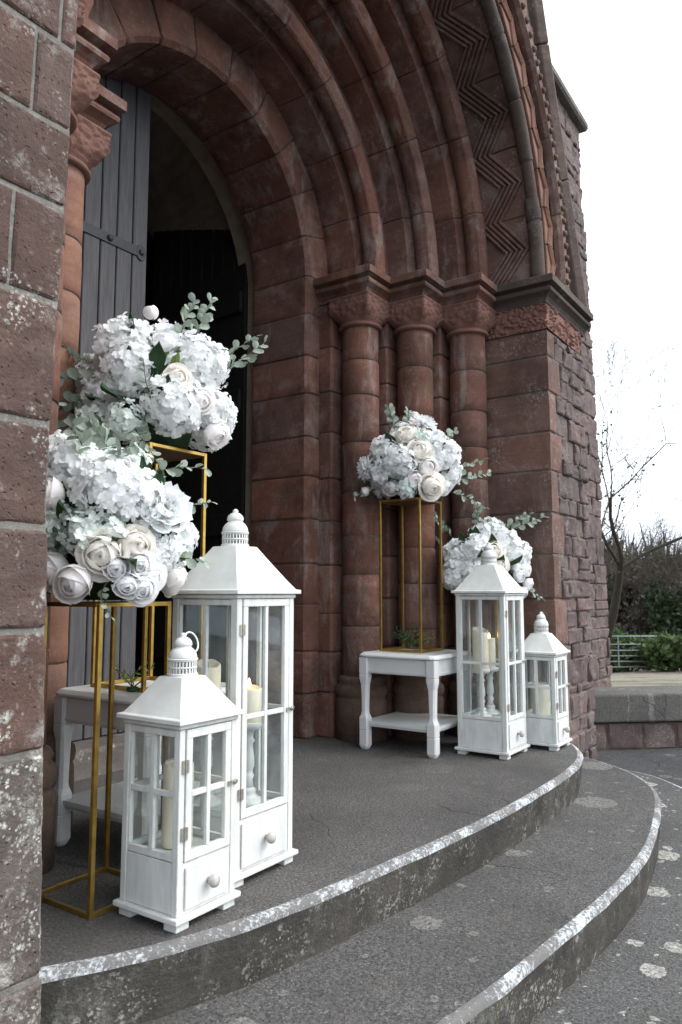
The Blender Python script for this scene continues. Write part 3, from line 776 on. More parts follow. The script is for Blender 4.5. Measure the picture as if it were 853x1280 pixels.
# ------------------------------------------------------------------ steps and ground
def catmull(pts, n=10):
    P = [Vector(p) for p in pts]; P = [P[0] * 2 - P[1]] + P + [P[-1] * 2 - P[-2]]; out = []
    for i in range(1, len(P) - 2):
        for k in range(n):
            t = k / n; a, b, c_, d = P[i - 1:i + 3]
            out.append(.5 * ((2 * b) + (c_ - a) * t + (2 * a - 5 * b + 4 * c_ - d) * t * t + (3 * b - a - 3 * c_ + d) * t ** 3))
    out.append(P[-2]); return out
E1 = catmull([(-1.78, .16), (-1.62, .055), (-1.394, -.071), (-1.062, -.170), (-.542, -.245), (.06, -.304), (.70, -.315), (1.12, -.290), (1.40, -.222), (1.60, -.115), (1.70, .03), (1.74, .2)])
E2 = catmull([(-2.32, .15), (-2.15, -.18), (-1.75, -.43), (-1.35, -.575), (-.87, -.665), (-.40, -.712), (.13, -.752), (.6, -.738), (1.03, -.678), (1.40, -.60), (1.66, -.49), (1.90, -.30), (2.08, -.04), (2.16, .2)])
E3 = catmull([(-2.9, .2), (-2.7, -.35), (-2.2, -.72), (-1.6, -.92), (-.9, -1.02), (-.2, -1.06), (.5, -1.06), (1.1, -1.0), (1.7, -.88), (2.1, -.72), (2.40, -.50), (2.62, -.25), (2.72, .2)])
def step_obj(edge, z, zb, name, mat, yback, rmat='riser'):
    """tread with rounded nosing, riser as a child, painted edge as a child"""
    n = len(edge); nr = prof_normals([(p.x, p.y) for p in edge])   # right-hand normal
    nr = [(a, b) for a, b in nr]
    rnd = [(-.035, 0.0), (-.012, -.001), (-.004, -.005), (0.0, -.013)]   # (outward, dz)
    V = []; F = []
    inner = [Vector((p.x - q[0] * .026, p.y - q[1] * .026, z)) for p, q in zip(edge, nr)]
    V = [tuple(p) for p in inner] + [(p.x, yback, z) for p in inner]
    # tread as quads between edge and back line, split for texture
    F = [(i, i + 1, n + i + 1, n + i) for i in range(n - 1)]
    me = bpy.data.meshes.new(name); me.from_pydata(V, [], F); me.update()
    o = link(name, me, mat); tag(o, kind='structure')
    V = []; F = []; K = [(-.026, 0), (-.015, -.001), (-.007, -.004), (-.002, -.011), (.001, -.022)]
    for i in range(n):
        wob = .006 * nz((edge[i].x * 1.0, edge[i].y, z), 9, 3) 
        for a, dz in K: V.append((edge[i].x + nr[i][0] * (a + (wob if a > -.02 else 0)), edge[i].y + nr[i][1] * (a + (wob if a > -.02 else 0)), z + dz))
    m = len(K)
    for i in range(n - 1):
        for j in range(m - 1): F.append((i * m + j, i * m + j + 1, (i + 1) * m + j + 1, (i + 1) * m + j))
    me = bpy.data.meshes.new('painted_edge'); me.from_pydata(V, [], F); link('painted_edge', me, 'paint_edge', o, smooth=True)
    V = []; F = []; m = 7
    for i in range(n):
        for j in range(m):
            t = j / (m - 1); zz = z - .022 + (zb - z - .02 + .022) * t
            p = (edge[i].x, edge[i].y, zz)
            wob = .006 * nz((edge[i].x, edge[i].y, z), 9, 3)
            h = wob - .02 * t + (.006 * nz(p, 14, 7) if j else 0)
            V.append((edge[i].x + nr[i][0] * h, edge[i].y + nr[i][1] * h, zz))
    for i in range(n - 1):
        for j in range(m - 1): F.append((i * m + j, i * m + j + 1, (i + 1) * m + j + 1, (i + 1) * m + j))
    me = bpy.data.meshes.new('riser'); me.from_pydata(V, [], F); link('riser', me, rmat, o, smooth=True)
    return o
def flip(e): return e
step_obj(E1, 0.0, -.165, 'landing', 'landing', 1.55)
step_obj(E2, -.165, -.335, 'step', 'concrete', .25)
step_obj(E3, -.335, -.50, 'step', 'concrete_spot', .25)
# asphalt apron in front and to the right, up to the low wall
WA, WB = Vector((3.05, 1.51)), Vector((5.9, -1.69))
wd = (WB - WA).normalized(); wn = Vector((-wd.y, wd.x))       # wn points away from the camera
if wn.x < 0: wn = -wn
W2 = WB + wd * 6
g = MB(); 
g.add([(-60, 8, -.5), (-60, -60, -.5), (W2.x + 30, -60, -.5), (W2.x + .1, W2.y + .1, -.5), (WA.x + .1, WA.y + .1, -.5), (3.0, 8, -.5)], [(0, 1, 2, 3, 4, 5)])
o = build(g, 'ground', 'asphalt'); tag(o, kind='structure')
# terrain beyond the low wall falls to a gate, then rises
def terr(x, y):
    d = (Vector((x, y)) - WA).dot(wn)
    z = -.06 - .105 * max(0, d)
    if d > 24: z += (d - 24) * .105 + (d - 24) * .05
    if d > 60: z -= (d - 60) * .01
    return z + (.25 * nz((x, y, 0), .12, 2) * min(1, d / 10))
V = []; F = []; ds = [.15, 1, 2, 4, 6, 9, 12, 15, 18, 21, 24, 27, 30, 34, 40, 50, 65, 90, 130, 200, 400]; ts = [-200, -100, -60, -40, -25, -15, -8, -3, 0, 3, 6, 9, 12, 16, 22, 30, 45, 70, 120, 200]
for d in ds:
    for t in ts:
        p = WA + wn * d + wd * t; V.append((p.x, p.y, terr(p.x, p.y)))
for i in range(len(ds) - 1):
    for j in range(len(ts) - 1): F.append((i * len(ts) + j, i * len(ts) + j + 1, (i + 1) * len(ts) + j + 1, (i + 1) * len(ts) + j))
me = bpy.data.meshes.new('terrain'); me.from_pydata(V, [], F); tag(link('terrain', me, 'terrain', smooth=True), kind='structure')
# low wall
lw = empty('boundary_wall', (WA.x, WA.y, -.5)); tag(lw, 'low red stone boundary wall with thick grey concrete coping', 'wall')
Lw = (W2 - WA).length
lw.rotation_euler = (0, 0, math.atan2(wd.y, wd.x))
# local: x along wall, wall thickness towards +y or -y
sg = 1 if Vector((-wd.y, wd.x)).dot(wn) > 0 else -1
def wy(a): return sg * a
mb = MB(); mb.box(-.2, Lw, min(wy(.01), wy(.45)), max(wy(.01), wy(.45)), -.02, .22); build(mb, 'wall_core', 'mortar_dark', lw)
x = 0
i = 0
while x < Lw:
    l = random.uniform(.28, .55)
    swept([(x, 0), (x + l, 0)], -.01, .225, lambda r, y, v: (r, sg * -y if False else (y if sg > 0 else -y), v), 'wall_stone', 'rubble', lw, gap=.008, bev=.012, amp=.014, freq=8, seed=i, vstep=.04, step=.05); x += l; i += 1
x = -.6
while x < Lw:
    l = 4.2
    mb = MB(); mb.box(x + .004, min(Lw, x + l) - .004, min(wy(-.03), wy(.5)), max(wy(-.03), wy(.5)), .23, .468); build(mb, 'coping_slab', 'slab', lw, bev=.018, seg=2); x += l
# field gate
ga = Vector((23.0, 6.0)); gb = Vector((24.5, 3.98)); gd = (gb - ga); gl = gd.length; gz = terr(gb.x, gb.y)
gt = empty('field_gate', (ga.x, ga.y, gz), math.atan2(gd.y, gd.x)); tag(gt, 'galvanised tubular steel field gate beside leafy brambles', 'gate')
mb = MB(); H = 1.12; mb.tube([(-1.2, 0, .12), (gl - .12, 0, .12)], .02, 8)
for z in (.12, .30, .48, .66, .86):
    m = MB(); m.tube([(-1.2, 0, z), (gl, 0, z)], .018, 8); build(m, 'rail', 'steel', gt, smooth=True)
m = MB(); m.tube([(-1.2, 0, H), (gl - .12, 0, H), (gl - .04, 0, H - .03), (gl, 0, H - .12), (gl, 0, .06)], .026, 8); build(m, 'top_rail', 'steel', gt, smooth=True)
m = MB(); m.box(gl * .33 - .02, gl * .33 + .02, -.028, -.018, .1, H); build(m, 'brace', 'steel', gt)
m = MB(); m.box(gl + .06, gl + .2, -.07, .07, -.3, 1.02); build(m, 'gate_post', 'iron', gt, bev=.01)

# ------------------------------------------------------------------ lanterns
def lantern(loc, bw, pw, sill, eave, roofz, fin, label, ring=True):
    L = empty('lantern', loc); tag(L, label, 'lantern', None)
    h = bw / 2; p = pw / 2; pt = .024 if bw > .24 else .02   # post thickness
    for sx in (-1, 1):
        for sy in (-1, 1):
            m = MB(); m.box(sx * (p - .012) - (.045 if sx > 0 else 0), sx * (p - .012) + (.045 if sx < 0 else 0), sy * (p - .012) - (.045 if sy > 0 else 0), sy * (p - .012) + (.045 if sy < 0 else 0), 0, .022)
            build(m, 'foot', 'white', L, bev=.0015)
            m = MB(); x0 = sx * h; x1 = sx * (h - pt); y0 = sy * h; y1 = sy * (h - pt)
            m.box(min(x0, x1), max(x0, x1), min(y0, y1), max(y0, y1), .036, eave - .018); build(m, 'post', 'white', L, bev=.0015)
    m = MB(); m.box(-p, p, -p, p, .022, .036); build(m, 'base_board', 'white', L, bev=.003, seg=2)
    q = h - pt
    for a in range(4):
        mt = Matrix.Rotation(R(90) * a, 4, 'Z')
        m = MB(); m.box(-q, q, -h + .002, -h + .014, .037, sill - .002, mt)
        if a == 0:
            pan = build(m, 'drawer_frame', 'white', L, bev=.001)
            d = MB(); d.box(-q + .006, q - .006, -h - .004, -h + .001, .046, sill - .014); dr = build(d, 'drawer', 'white', pan, bev=.002)
            k = MB(); k.lathe([(.006, 0), (.006, .008), (.014, .014), (.017, .022), (.015, .029), (.007, .033), (.001, .034)], 16)
            build(k, 'knob', 'knob', dr, smooth=True, loc=(0, -h - .004, (.037 + sill) / 2), rot=(R(90), 0, 0))
        else: build(m, 'side_panel', 'white', L, bev=.001)
        # window frame of this face
        m = MB(); fw = .018 if a else .022; yo = -h + (.004 if a else -.002); yi = yo + .014
        t0, t1 = sill, eave - .02; md = (t0 + t1) / 2 - (.0 if bw < .24 else .03); mw = .007
        fr = MB()
        qq = q if a else q - .003
        fr.box(-qq, qq, yo, yi, t0, t0 + fw, mt); fr.box(-qq, qq, yo, yi, t1 - fw, t1, mt)
        sw = fw if a == 0 else .005
        fr.box(-qq, -qq + sw, yo, yi, t0 + fw, t1 - fw, mt); fr.box(qq - sw, qq, yo, yi, t0 + fw, t1 - fw, mt)
        e = qq - sw
        F_ = build(fr, 'door_frame' if a == 0 else 'window_frame', 'white', L, bev=.0012)
        m = MB(); m.box(-mw, mw, yo + .001, yi - .001, t0 + fw, t1 - fw, mt); build(m, 'muntin', 'white', F_, bev=.001)
        for u0, u1 in ((-e, -mw), (mw, e)):
            m = MB(); m.box(u0, u1, yo + .0015, yi - .0015, md - mw, md + mw, mt); build(m, 'muntin', 'white', F_, bev=.001)
            for z0, z1 in ((t0 + fw, md - mw), (md + mw, t1 - fw)):
                m = MB(); yc = (yo + yi) / 2 + .003; m.box(u0 - .003, u1 + .003, yc - .001, yc + .001, z0 - .003, z1 + .003, mt); build(m, 'pane', 'glass', F_)
        if a == 0:
            for z in (t0 + .07, t1 - .09):
                m = MB(); m.box(-q - .012, -q - .004, -h - .004, -h - .0005, z - .016, z + .016); m.box(-q + .004, -q + .010, -h - .005, -h - .002, z - .016, z + .016); m.tube([(-q - .001, -h - .005, z - .018), (-q - .001, -h - .005, z + .018)], .0028, 6)
                build(m, 'hinge', 'silver', F_)
            m = MB(); zl = md + .0; m.box(q - .016, q - .004, -h - .007, -h - .002, zl - .006, zl + .006)
            m.tube([(q - .006, -h - .010, zl + .004), (q + .002, -h - .016, zl + .010), (q + .012, -h - .012, zl + .004), (q + .016, -h - .006, zl - .002)], .0024, 6)
            m.lathe([(.007, 0), (.007, .004), (.003, .008)], 10, mtx=Matrix.Translation((q + .014, -h - .001, zl)) @ Matrix.Rotation(R(90), 4, 'X'))
            build(m, 'latch', 'silver', F_)
    m = MB(); m.box(-q, q, -q, q, sill - .008, sill - .001); build(m, 'floor_board', 'white', L)
    # eave and roof
    ev = p + .003
    m = MB(); m.box(-ev + .012, ev - .012, -ev + .012, ev - .012, eave - .0178, eave - .004); build(m, 'eave_moulding', 'white', L, bev=.003)
    tp = .05 if bw > .24 else .044
    m = MB(); prof = [(ev, eave - .004), (ev, eave + .008), (ev - .012, eave + .011)]
    for k in range(1, 8):
        t = k / 7; prof.append((ev - .012 + (tp - ev + .012) * (t ** .95), eave + .011 + (roofz - eave - .011) * t))
    rings = [[(a, a, z), (-a, a, z), (-a, -a, z), (a, -a, z)] for a, z in prof]
    m.loft(rings); rf_ = build(m, 'roof', 'white_metal', L, bev=.0015)
    cr = .042 if bw > .24 else .039; ch = .046
    m = MB(); m.lathe([(cr + .003, roofz - .002), (cr + .003, roofz + .006), (cr, roofz + .008)], 28); 
    m.lathe([(cr, roofz + ch * .46), (cr + .001, roofz + ch * .5), (cr, roofz + ch * .56)], 28, cap=False)
    m.lathe([(cr + .001, roofz + ch - .006), (cr + .003, roofz + ch), (cr, roofz + ch + .002)], 28)
    for k in range(26):
        mt = Matrix.Rotation(2 * math.pi * k / 26, 4, 'Z'); m.box(-.0024, .0024, cr - .0026, cr - .0004, roofz + .004, roofz + ch, mt)
    col_ = build(m, 'vent_collar', 'white_metal', rf_)
    m = MB(); z0 = roofz + ch; s_ = (fin - z0)
    m.lathe([(cr, z0 + .001), (cr * .99, z0 + s_ * .08), (cr * .93, z0 + s_ * .22), (cr * .76, z0 + s_ * .36), (cr * .60, z0 + s_ * .43), (cr * .56, z0 + s_ * .47), (cr * .63, z0 + s_ * .51), (cr * .64, z0 + s_ * .60), (cr * .56, z0 + s_ * .71), (cr * .38, z0 + s_ * .80), (cr * .19, z0 + s_ * .85), (cr * .23, z0 + s_ * .92), (cr * .10, z0 + s_)], 24)
    build(m, 'finial_cap', 'white_metal', rf_, smooth=True)
    if ring:
        m = MB(); pts = []; rr = .027
        for k in range(25):
            t = 2 * math.pi * k / 24; pts.append((rr * math.cos(t) * .9 + .028, rr * .35 * math.sin(t) * 0 - .003 + .01 * math.sin(t), z0 + s_ * .62 + rr * math.sin(t)))
        m.tube(pts, .0026, 6, cap=False); build(m, 'ring_handle', 'white_metal', rf_, smooth=True)
    return L
L1 = lantern((-.893, .165, 0), .272, .30, .185, .838, .985, 1.107, 'tall white lantern beside the small lantern near the grey door', ring=False)
L2 = lantern((-1.215, .058, 0), .212, .238, .163, .508, .612, .728, 'small white lantern with one tall pillar candle inside')
L3 = lantern((1.128, .165, 0), .272, .30, .185, .838, .985, 1.107, 'tall white lantern with two candlesticks next to the white table', ring=False)
L4 = lantern((1.448, .0, 0), .212, .238, .163, .508, .612, .728, 'small white lantern with a short pillar candle by the rough stone corner')

def candle(loc, r, h, label, lit=False, slant=0.0, group=None):
    o = empty('pillar_candle', loc); tag(o, label, 'candle', group)
    m = MB(); seg = 24; rings = []
    for k, (f, z) in enumerate(((.97, 0), (1, .004), (1, h * .5), (1, h - .006), (.96, h - .001), (.86, h), (.75, h - .010 if not slant else h - .008), (.02, h - .016))):
        rings.append([(r * f * math.cos(t), r * f * math.sin(t), z + (slant * math.sin(t + .6) * f if k >= 3 else 0) + (.0015 * math.sin(5 * t) if k >= 4 else 0)) for t in [2 * math.pi * j / seg for j in range(seg)]])
    m.loft(rings); build(m, 'wax_body', 'candle', o, smooth=True)
    m = MB(); m.tube([(0, 0, h - .018), (.001, 0, h - .004), (.002, .001, h + .004)], .0016, 6); build(m, 'wick', 'wick', o)
    if lit:
        m = MB(); m.lathe([(.001, h - .003), (.0055, h + .004), (.006, h + .010), (.004, h + .019), (.0005, h + .028)], 10); build(m, 'flame', 'flame', o, smooth=True)
    return o
def candlestick(loc, h, label, group=None):
    o = empty('candlestick', loc); tag(o, label, 'candlestick', group)
    m = MB(); m.lathe([(.052, 0), (.052, .008), (.046, .014), (.030, .022), (.022, .032), (.026, .040), (.018, .05)], 24); build(m, 'foot', 'white_table', o, smooth=True)
    prof = [(.018, .05), (.014, .07), (.020, .085), (.014, .10)]
    for t in (.35, .45, .55, .65): prof.append((.013 + .007 * math.sin((t - .3) / .4 * math.pi), h * t))
    prof += [(.014, h * .72), (.021, h * .76), (.014, h * .80), (.017, h * .86), (.024, h * .9)]
    prof = sorted(prof, key=lambda q: q[1])
    m = MB(); m.lathe(prof, 20); build(m, 'turned_stem', 'white_table', o, smooth=True)
    m = MB(); m.lathe([(.024, h * .9), (.046, h * .915), (.048, h - .004), (.044, h), (.01, h)], 24); build(m, 'cup', 'white_table', o, smooth=True)
    return o
candle((-1.215, .065, .164), .041, .215, 'tall ivory pillar candle standing in the small lantern by the gold floor stand', slant=.006)
candlestick((-.862, .125, .186), .25, 'short white turned candlestick under a lit candle in the lantern near the grey door')
candle((-.862, .125, .436), .041, .105, 'ivory candle with a lit flame on a short turned candlestick near the grey door', lit=True, slant=.004)
candlestick((-.945, .225, .186), .26, 'white turned candlestick behind the lit candle in the lantern near the grey door')
candle((-.945, .225, .446), .041, .17, 'tall unlit ivory candle with sloping top in the lantern near the grey door', slant=.012)
candlestick((1.075, .20, .186), .25, 'white candlestick under the taller candle in the lantern next to the white table')
candle((1.075, .20, .436), .042, .205, 'taller ivory candle with sloping top in the lantern next to the white table', slant=.016)
candlestick((1.19, .20, .186), .25, 'white candlestick under the slimmer lit candle in the lantern next to the white table')
candle((1.19, .20, .436), .033, .155, 'slimmer ivory candle with a lit flame in the lantern next to the white table', lit=True)
candle((1.43, .005, .164), .047, .17, 'short thick ivory pillar candle in the small lantern by the rough stone corner', lit=False)

# ------------------------------------------------------------------ side tables
def table(loc, label):
    T = empty('side_table', loc); tag(T, label, 'table', 'white side tables by the door')
    s = .205
    m = MB(); rings = []
    for z, e in ((.488, .228), (.493, .236), (.50, .236), (.507, .230), (.513, .224)):
        c_ = .03
        rings.append([(e - c_, -e, z), (e - c_ * .3, -e + c_ * .3, z), (e, -e + c_, z), (e, e - c_, z), (e - c_ * .3, e - c_ * .3, z), (e - c_, e, z), (-e + c_, e, z), (-e + c_ * .3, e - c_ * .3, z), (-e, e - c_, z), (-e, -e + c_, z), (-e + c_ * .3, -e + c_ * .3, z), (-e + c_, -e, z)])
    m.loft(rings); build(m, 'table_top', 'white_table', T)
    for a in range(4):
        mt = Matrix.Rotation(R(90) * a, 4, 'Z'); m = MB(); m.box(-s + .02, s - .02, -s - .014, -s + .002, .405, .487, mt); ap = build(m, 'apron', 'white_table', T)
        m = MB(); m.box(-s + .021, s - .021, -s - .018, -s - .0145, .412, .420, mt); build(m, 'bead', 'white_table', ap)
    for sx in (-1, 1):
        for sy in (-1, 1):
            m = MB(); rings = []
            for z, e, c_ in ((0, .017, .007), (.008, .022, .008), (.02, .0265, .006), (.098, .0265, .006), (.101, .024, .006), (.104, .0265, .006), (.165, .0265, .006), (.185, .021, .010), (.20, .019, .010), (.27, .0195, .009), (.34, .021, .008), (.375, .0265, .006), (.395, .0265, .005), (.398, .024, .006), (.401, .0265, .005), (.487, .0265, .005)):
                rings.append([(sx * s + x, sy * s + y, z) for x, y in ((e - c_, -e), (e, -e + c_), (e, e - c_), (e - c_, e), (-e + c_, e), (-e, e - c_), (-e, -e + c_), (-e + c_, -e))])
            m.loft(rings); build(m, 'leg', 'white_table', T)
    m = MB(); m.box(-s + .002, s - .002, -s - .012, s + .012, .130, .148); m.box(-s - .012, -s + .001, -s + .028, s - .028, .130, .148); m.box(s - .001, s + .012, -s + .028, s - .028, .130, .148)
    m = MB(); q = s - .0275; e = s + .012
    ring = lambda z, e: [(q, -e, z), (q, -q, z), (e, -q, z), (e, q, z), (q, q, z), (q, e, z), (-q, e, z), (-q, q, z), (-e, q, z), (-e, -q, z), (-q, -q, z), (-q, -e, z)]
    m.loft([ring(.122, e - .006), ring(.132, e - .004), ring(.134, e), ring(.150, e)]); build(m, 'shelf', 'white_table', T)
    return T
table((1.035, .565, 0), 'white side table with lower shelf beside the sandstone columns')
table((-.865, .565, 0), 'white side table behind the gold floor stand near the grey door')

# ------------------------------------------------------------------ gold stands
def stand(loc, s, h, label, t=.0065):
    S = empty('gold_stand', loc); tag(S, label, 'stand', 'gold flower stands')
    q = s / 2
    for sx in (-1, 1):
        for sy in (-1, 1):
            m = MB(); m.box(sx * q - t, sx * q + t, sy * q - t, sy * q + t, 0, h); build(m, 'pole', 'gold', S, bev=.001)
    for z in (t, h - t):
        for sg_ in (-1, 1):
            m = MB(); m.box(-q + t, q - t, sg_ * q - t + .0005, sg_ * q + t - .0005, z - t + .0005, z + t - .0005); build(m, 'rail', 'gold', S, bev=.001)
            m = MB(); m.box(sg_ * q - t + .0005, sg_ * q + t - .0005, -q + t, q - t, z - t + .0005, z + t - .0005); build(m, 'rail', 'gold', S, bev=.001)
    m = MB(); m.box(-q + t + .001, q - t - .001, -q + t + .001, q - t - .001, h - .010, h - .003); build(m, 'top_board', 'board', S)
    return S
S1 = stand((-1.262, .323, 0), .245, .812, 'gold metal stand standing on the landing behind the small lantern')
S2 = stand((-.86, .60, .514), .26, .832, 'gold metal stand on the white table near the grey door')
S3 = stand((1.055, .605, .514), .25, .842, 'gold metal stand on the white table beside the sandstone columns')
S4 = stand((1.47, .345, 0), .245, .805, 'gold metal stand on the landing hidden behind the tall lantern by the columns')

# ------------------------------------------------------------------ flowers
rs = random.Random(11)
def petal_grid(length, width, curl, cup, tipw=.6, nu=3, nv=4, notch=0.0, base=.25):
    """petal from origin along +X, normal +Z; returns V,F"""
    V = []; F = []
    for j in range(nv + 1):
        t = j / nv
        wd_ = width * (base + (1 - base) * math.sin(min(1, t * 1.15) * math.pi * .5)) * (1 if t < .7 else (1 - (t - .7) / .3 * (1 - tipw)))
        for i in range(nu + 1):
            s = i / nu * 2 - 1
            x = length * t - notch * length * (1 - abs(s)) * (t > .99) * 1
            z = curl * length * t * t + cup * width * (s * s) + .0
            V.append((x, s * wd_ / 2, z))
    for j in range(nv):
        for i in range(nu): a = j * (nu + 1) + i; F.append((a, a + 1, a + nu + 2, a + nu + 1))
    return V, F
def floret(mb, mtx, size):
    for k in range(4):
        ln = size * rs.uniform(.85, 1.12); wd_ = ln * rs.uniform(1.0, 1.2)
        V, F = petal_grid(ln, wd_, rs.uniform(-.35, .1), rs.uniform(-.05, .16), .62, 3, 4, base=.22)
        V = [(x, y, z + .07 * size * math.sin(y / size * 7 + k * 2.1) * (x / ln)) for x, y, z in V]
        mb.add(V, F, mtx @ Matrix.Rotation(math.pi / 2 * k + rs.uniform(-.25, .25), 4, 'Z') @ Matrix.Rotation(rs.uniform(-.55, .0), 4, 'Y'))
def sph(n, zmin=-1.0):
    out = []; ga_ = math.pi * (3 - math.sqrt(5))
    for i in range(n):
        z = 1 - (i + .5) / n * (1 - zmin); r_ = math.sqrt(max(0, 1 - z * z)); out.append(Vector((r_ * math.cos(ga_ * i), r_ * math.sin(ga_ * i), z)))
    return out
def hydrangea(r_, n):
    mb = MB(); sd_ = rs.uniform(0, 50)
    for d in sph(n, -.6):
        d = (d + Vector((rs.gauss(0, .12), rs.gauss(0, .12), rs.gauss(0, .12)))).normalized()
        q = d.to_track_quat('Z', 'Y').to_matrix().to_4x4()
        tl = Matrix.Rotation(rs.uniform(-.5, .5), 4, 'X') @ Matrix.Rotation(rs.uniform(-.5, .5), 4, 'Y') @ Matrix.Rotation(rs.uniform(0, 6.28), 4, 'Z')
        lump = 1 + .22 * noise.noise(d * 2.3 + Vector((sd_, 0, 0)))
        floret(mb, Matrix.Translation(d * r_ * lump * rs.uniform(.80, 1.05)) @ q @ tl, rs.uniform(.0155, .0255))
    mb.lathe([(.01, -.5 * r_), (r_ * .45, -.4 * r_), (r_ * .66, 0), (r_ * .6, r_ * .35), (r_ * .35, r_ * .58), (.005, r_ * .66)], 14)
    return mb.mesh('hydrangea_head')
def rose(r_, kind=0):
    """garden rose: a closed heart, then wide overlapping cupped petals, each turned out at its rim"""
    mb = MB()
    LAY = [(3, .34, 82, .0), (3, .55, 70, .03), (4, .76, 56, .10), (4, .92, 36, .22), (5, 1.05, 12, .34)]
    if kind == 1: LAY = LAY[:4]
    if kind == 2: LAY = [(3, .45, 85, 0), (3, .75, 78, .02), (4, .95, 64, .06)]
    for L_, (n, rf, top0, lip) in enumerate(LAY):
        ph0 = rs.uniform(0, 6.28)
        for k in range(n):
            ang = ph0 + 2 * math.pi * k / n + rs.uniform(-.25, .25); rad = r_ * rf * rs.uniform(.93, 1.07); nu, nv = 6, 7; V = []; F = []
            top = R(top0 + rs.uniform(-9, 9)); span = 2 * math.pi / n * rs.uniform(1.35, 1.7); w1 = rs.uniform(0, 6.28); tl = rs.uniform(-.12, .12)
            for j in range(nv + 1):
                u = j / nv; ph = R(-75) + (top + R(75)) * u; rim = max(0, u - .72) / .28
                for i in range(nu + 1):
                    q = i / nu * 2 - 1; a_ = ang + q * span / 2 * min(1, .4 + u * .9)
                    ph2 = ph - .42 * q * q * u + tl * q * u
                    rr_ = rad * (1 + lip * rim * rim + .035 * q) + r_ * .035 * math.sin(q * 4 + w1) * rim
                    V.append((rr_ * math.cos(ph2) * math.cos(a_), rr_ * math.cos(ph2) * math.sin(a_), rad * math.sin(ph2) + r_ * .30 * (1 - rf) - lip * r_ * .30 * rim * rim))
            for j in range(nv):
                for i in range(nu): b_ = j * (nu + 1) + i; F.append((b_, b_ + 1, b_ + nu + 2, b_ + nu + 1))
            mb.add(V, F)
    return mb.mesh('rose')
def peony(r_):
    mb = MB()
    for L_, (n, el, ln) in enumerate(((7, .15, 1.0), (7, .45, .92), (6, .8, .8), (5, 1.1, .62))):
        for k in range(n):
            V, F = petal_grid(r_ * ln, r_ * .85, .25, .22, .75, 4, 5, base=.3)
            V = [(x, y, z + rs.uniform(-1, 1) * r_ * .03 * (x > r_ * .5)) for x, y, z in V]
            mb.add(V, F, Matrix.Rotation(2 * math.pi * (k + L_ * .4) / n, 4, 'Z') @ Matrix.Rotation(-el, 4, 'Y'))
    return mb.mesh('peony')
def dahlia(r_):
    mb = MB()
    for L_, (n, el, ln) in enumerate(((16, -.15, 1.0), (16, .12, .96), (14, .42, .85), (12, .75, .7), (8, 1.1, .5))):
        for k in range(n):
            V, F = petal_grid(r_ * ln * rs.uniform(.9, 1.08), r_ * .24, .12, .5, .2, 2, 4, base=.5)
            mb.add(V, F, Matrix.Rotation(2 * math.pi * (k + L_ * .5) / n + rs.uniform(-.08, .08), 4, 'Z') @ Matrix.Rotation(-el + rs.uniform(-.1, .1), 4, 'Y'))
    return mb.mesh('dahlia')
HYD = [hydrangea(.096, 150) for _ in range(3)]
HYDG = [hydrangea(.085, 85) for _ in range(2)]
ROSE = [rose(.046) for _ in range(3)]; ROSEB = [rose(.046, 1) for _ in range(3)]; ROSEW = [rose(.032, k) for k in (0, 1, 1)]
BUD = rose(.022, 2); BUD.name = 'bud'
PEO = peony(.085); DAH = dahlia(.075)
for me, mt in [(m, 'hyd') for m in HYD] + [(m, 'hydg') for m in HYDG] + [(m, 'rose') for m in ROSE] + [(m, 'roseb') for m in ROSEB] + [(m, 'rosew') for m in ROSEW] + [(BUD, 'roseb'), (PEO, 'hyd'), (DAH, 'hyd')]:
    me.materials.append(M[mt])
    for p in me.polygons: p.use_smooth = True
st = MB()
for k in range(40):
    t = rs.uniform(0, 6.28); a = rs.uniform(.0, .5); st.tube([(0, 0, 0), (.022 * a * math.cos(t) * 2, .022 * a * math.sin(t) * 2, .035)], .0012, 4)
ST_ME = st.mesh('stamens'); ST_ME.materials.append(M['stamen'])
V, F = petal_grid(.050, .042, -.10, .12, .45, 3, 4, base=.35); EL = MB().add(V, F).mesh('leaf'); EL.materials.append(M['euc'])
V, F = petal_grid(.085, .042, -.25, .18, .08, 4, 6, base=.3); GL = MB().add(V, F).mesh('leaf'); GL.materials.append(M['leaf'])
V, F = petal_grid(.050, .020, -.2, .2, .1, 3, 5, base=.3); YL = MB().add(V, F).mesh('leaf'); YL.materials.append(M['leafy'])
for me in (EL, GL, YL):
    for p in me.polygons: p.use_smooth = True
RV = Vector((.565, -.825, 0)); TV = Vector((-.825, -.565, 0)); UV = Vector((0, 0, 1))   # across, towards the steps, up
def off3(a, b, c_): return RV * a + UV * b + TV * c_
def orient(d, spin=0.0): return (Vector(d).normalized().to_track_quat('Z', 'Y').to_matrix().to_4x4() @ Matrix.Rotation(spin, 4, 'Z')).to_euler()
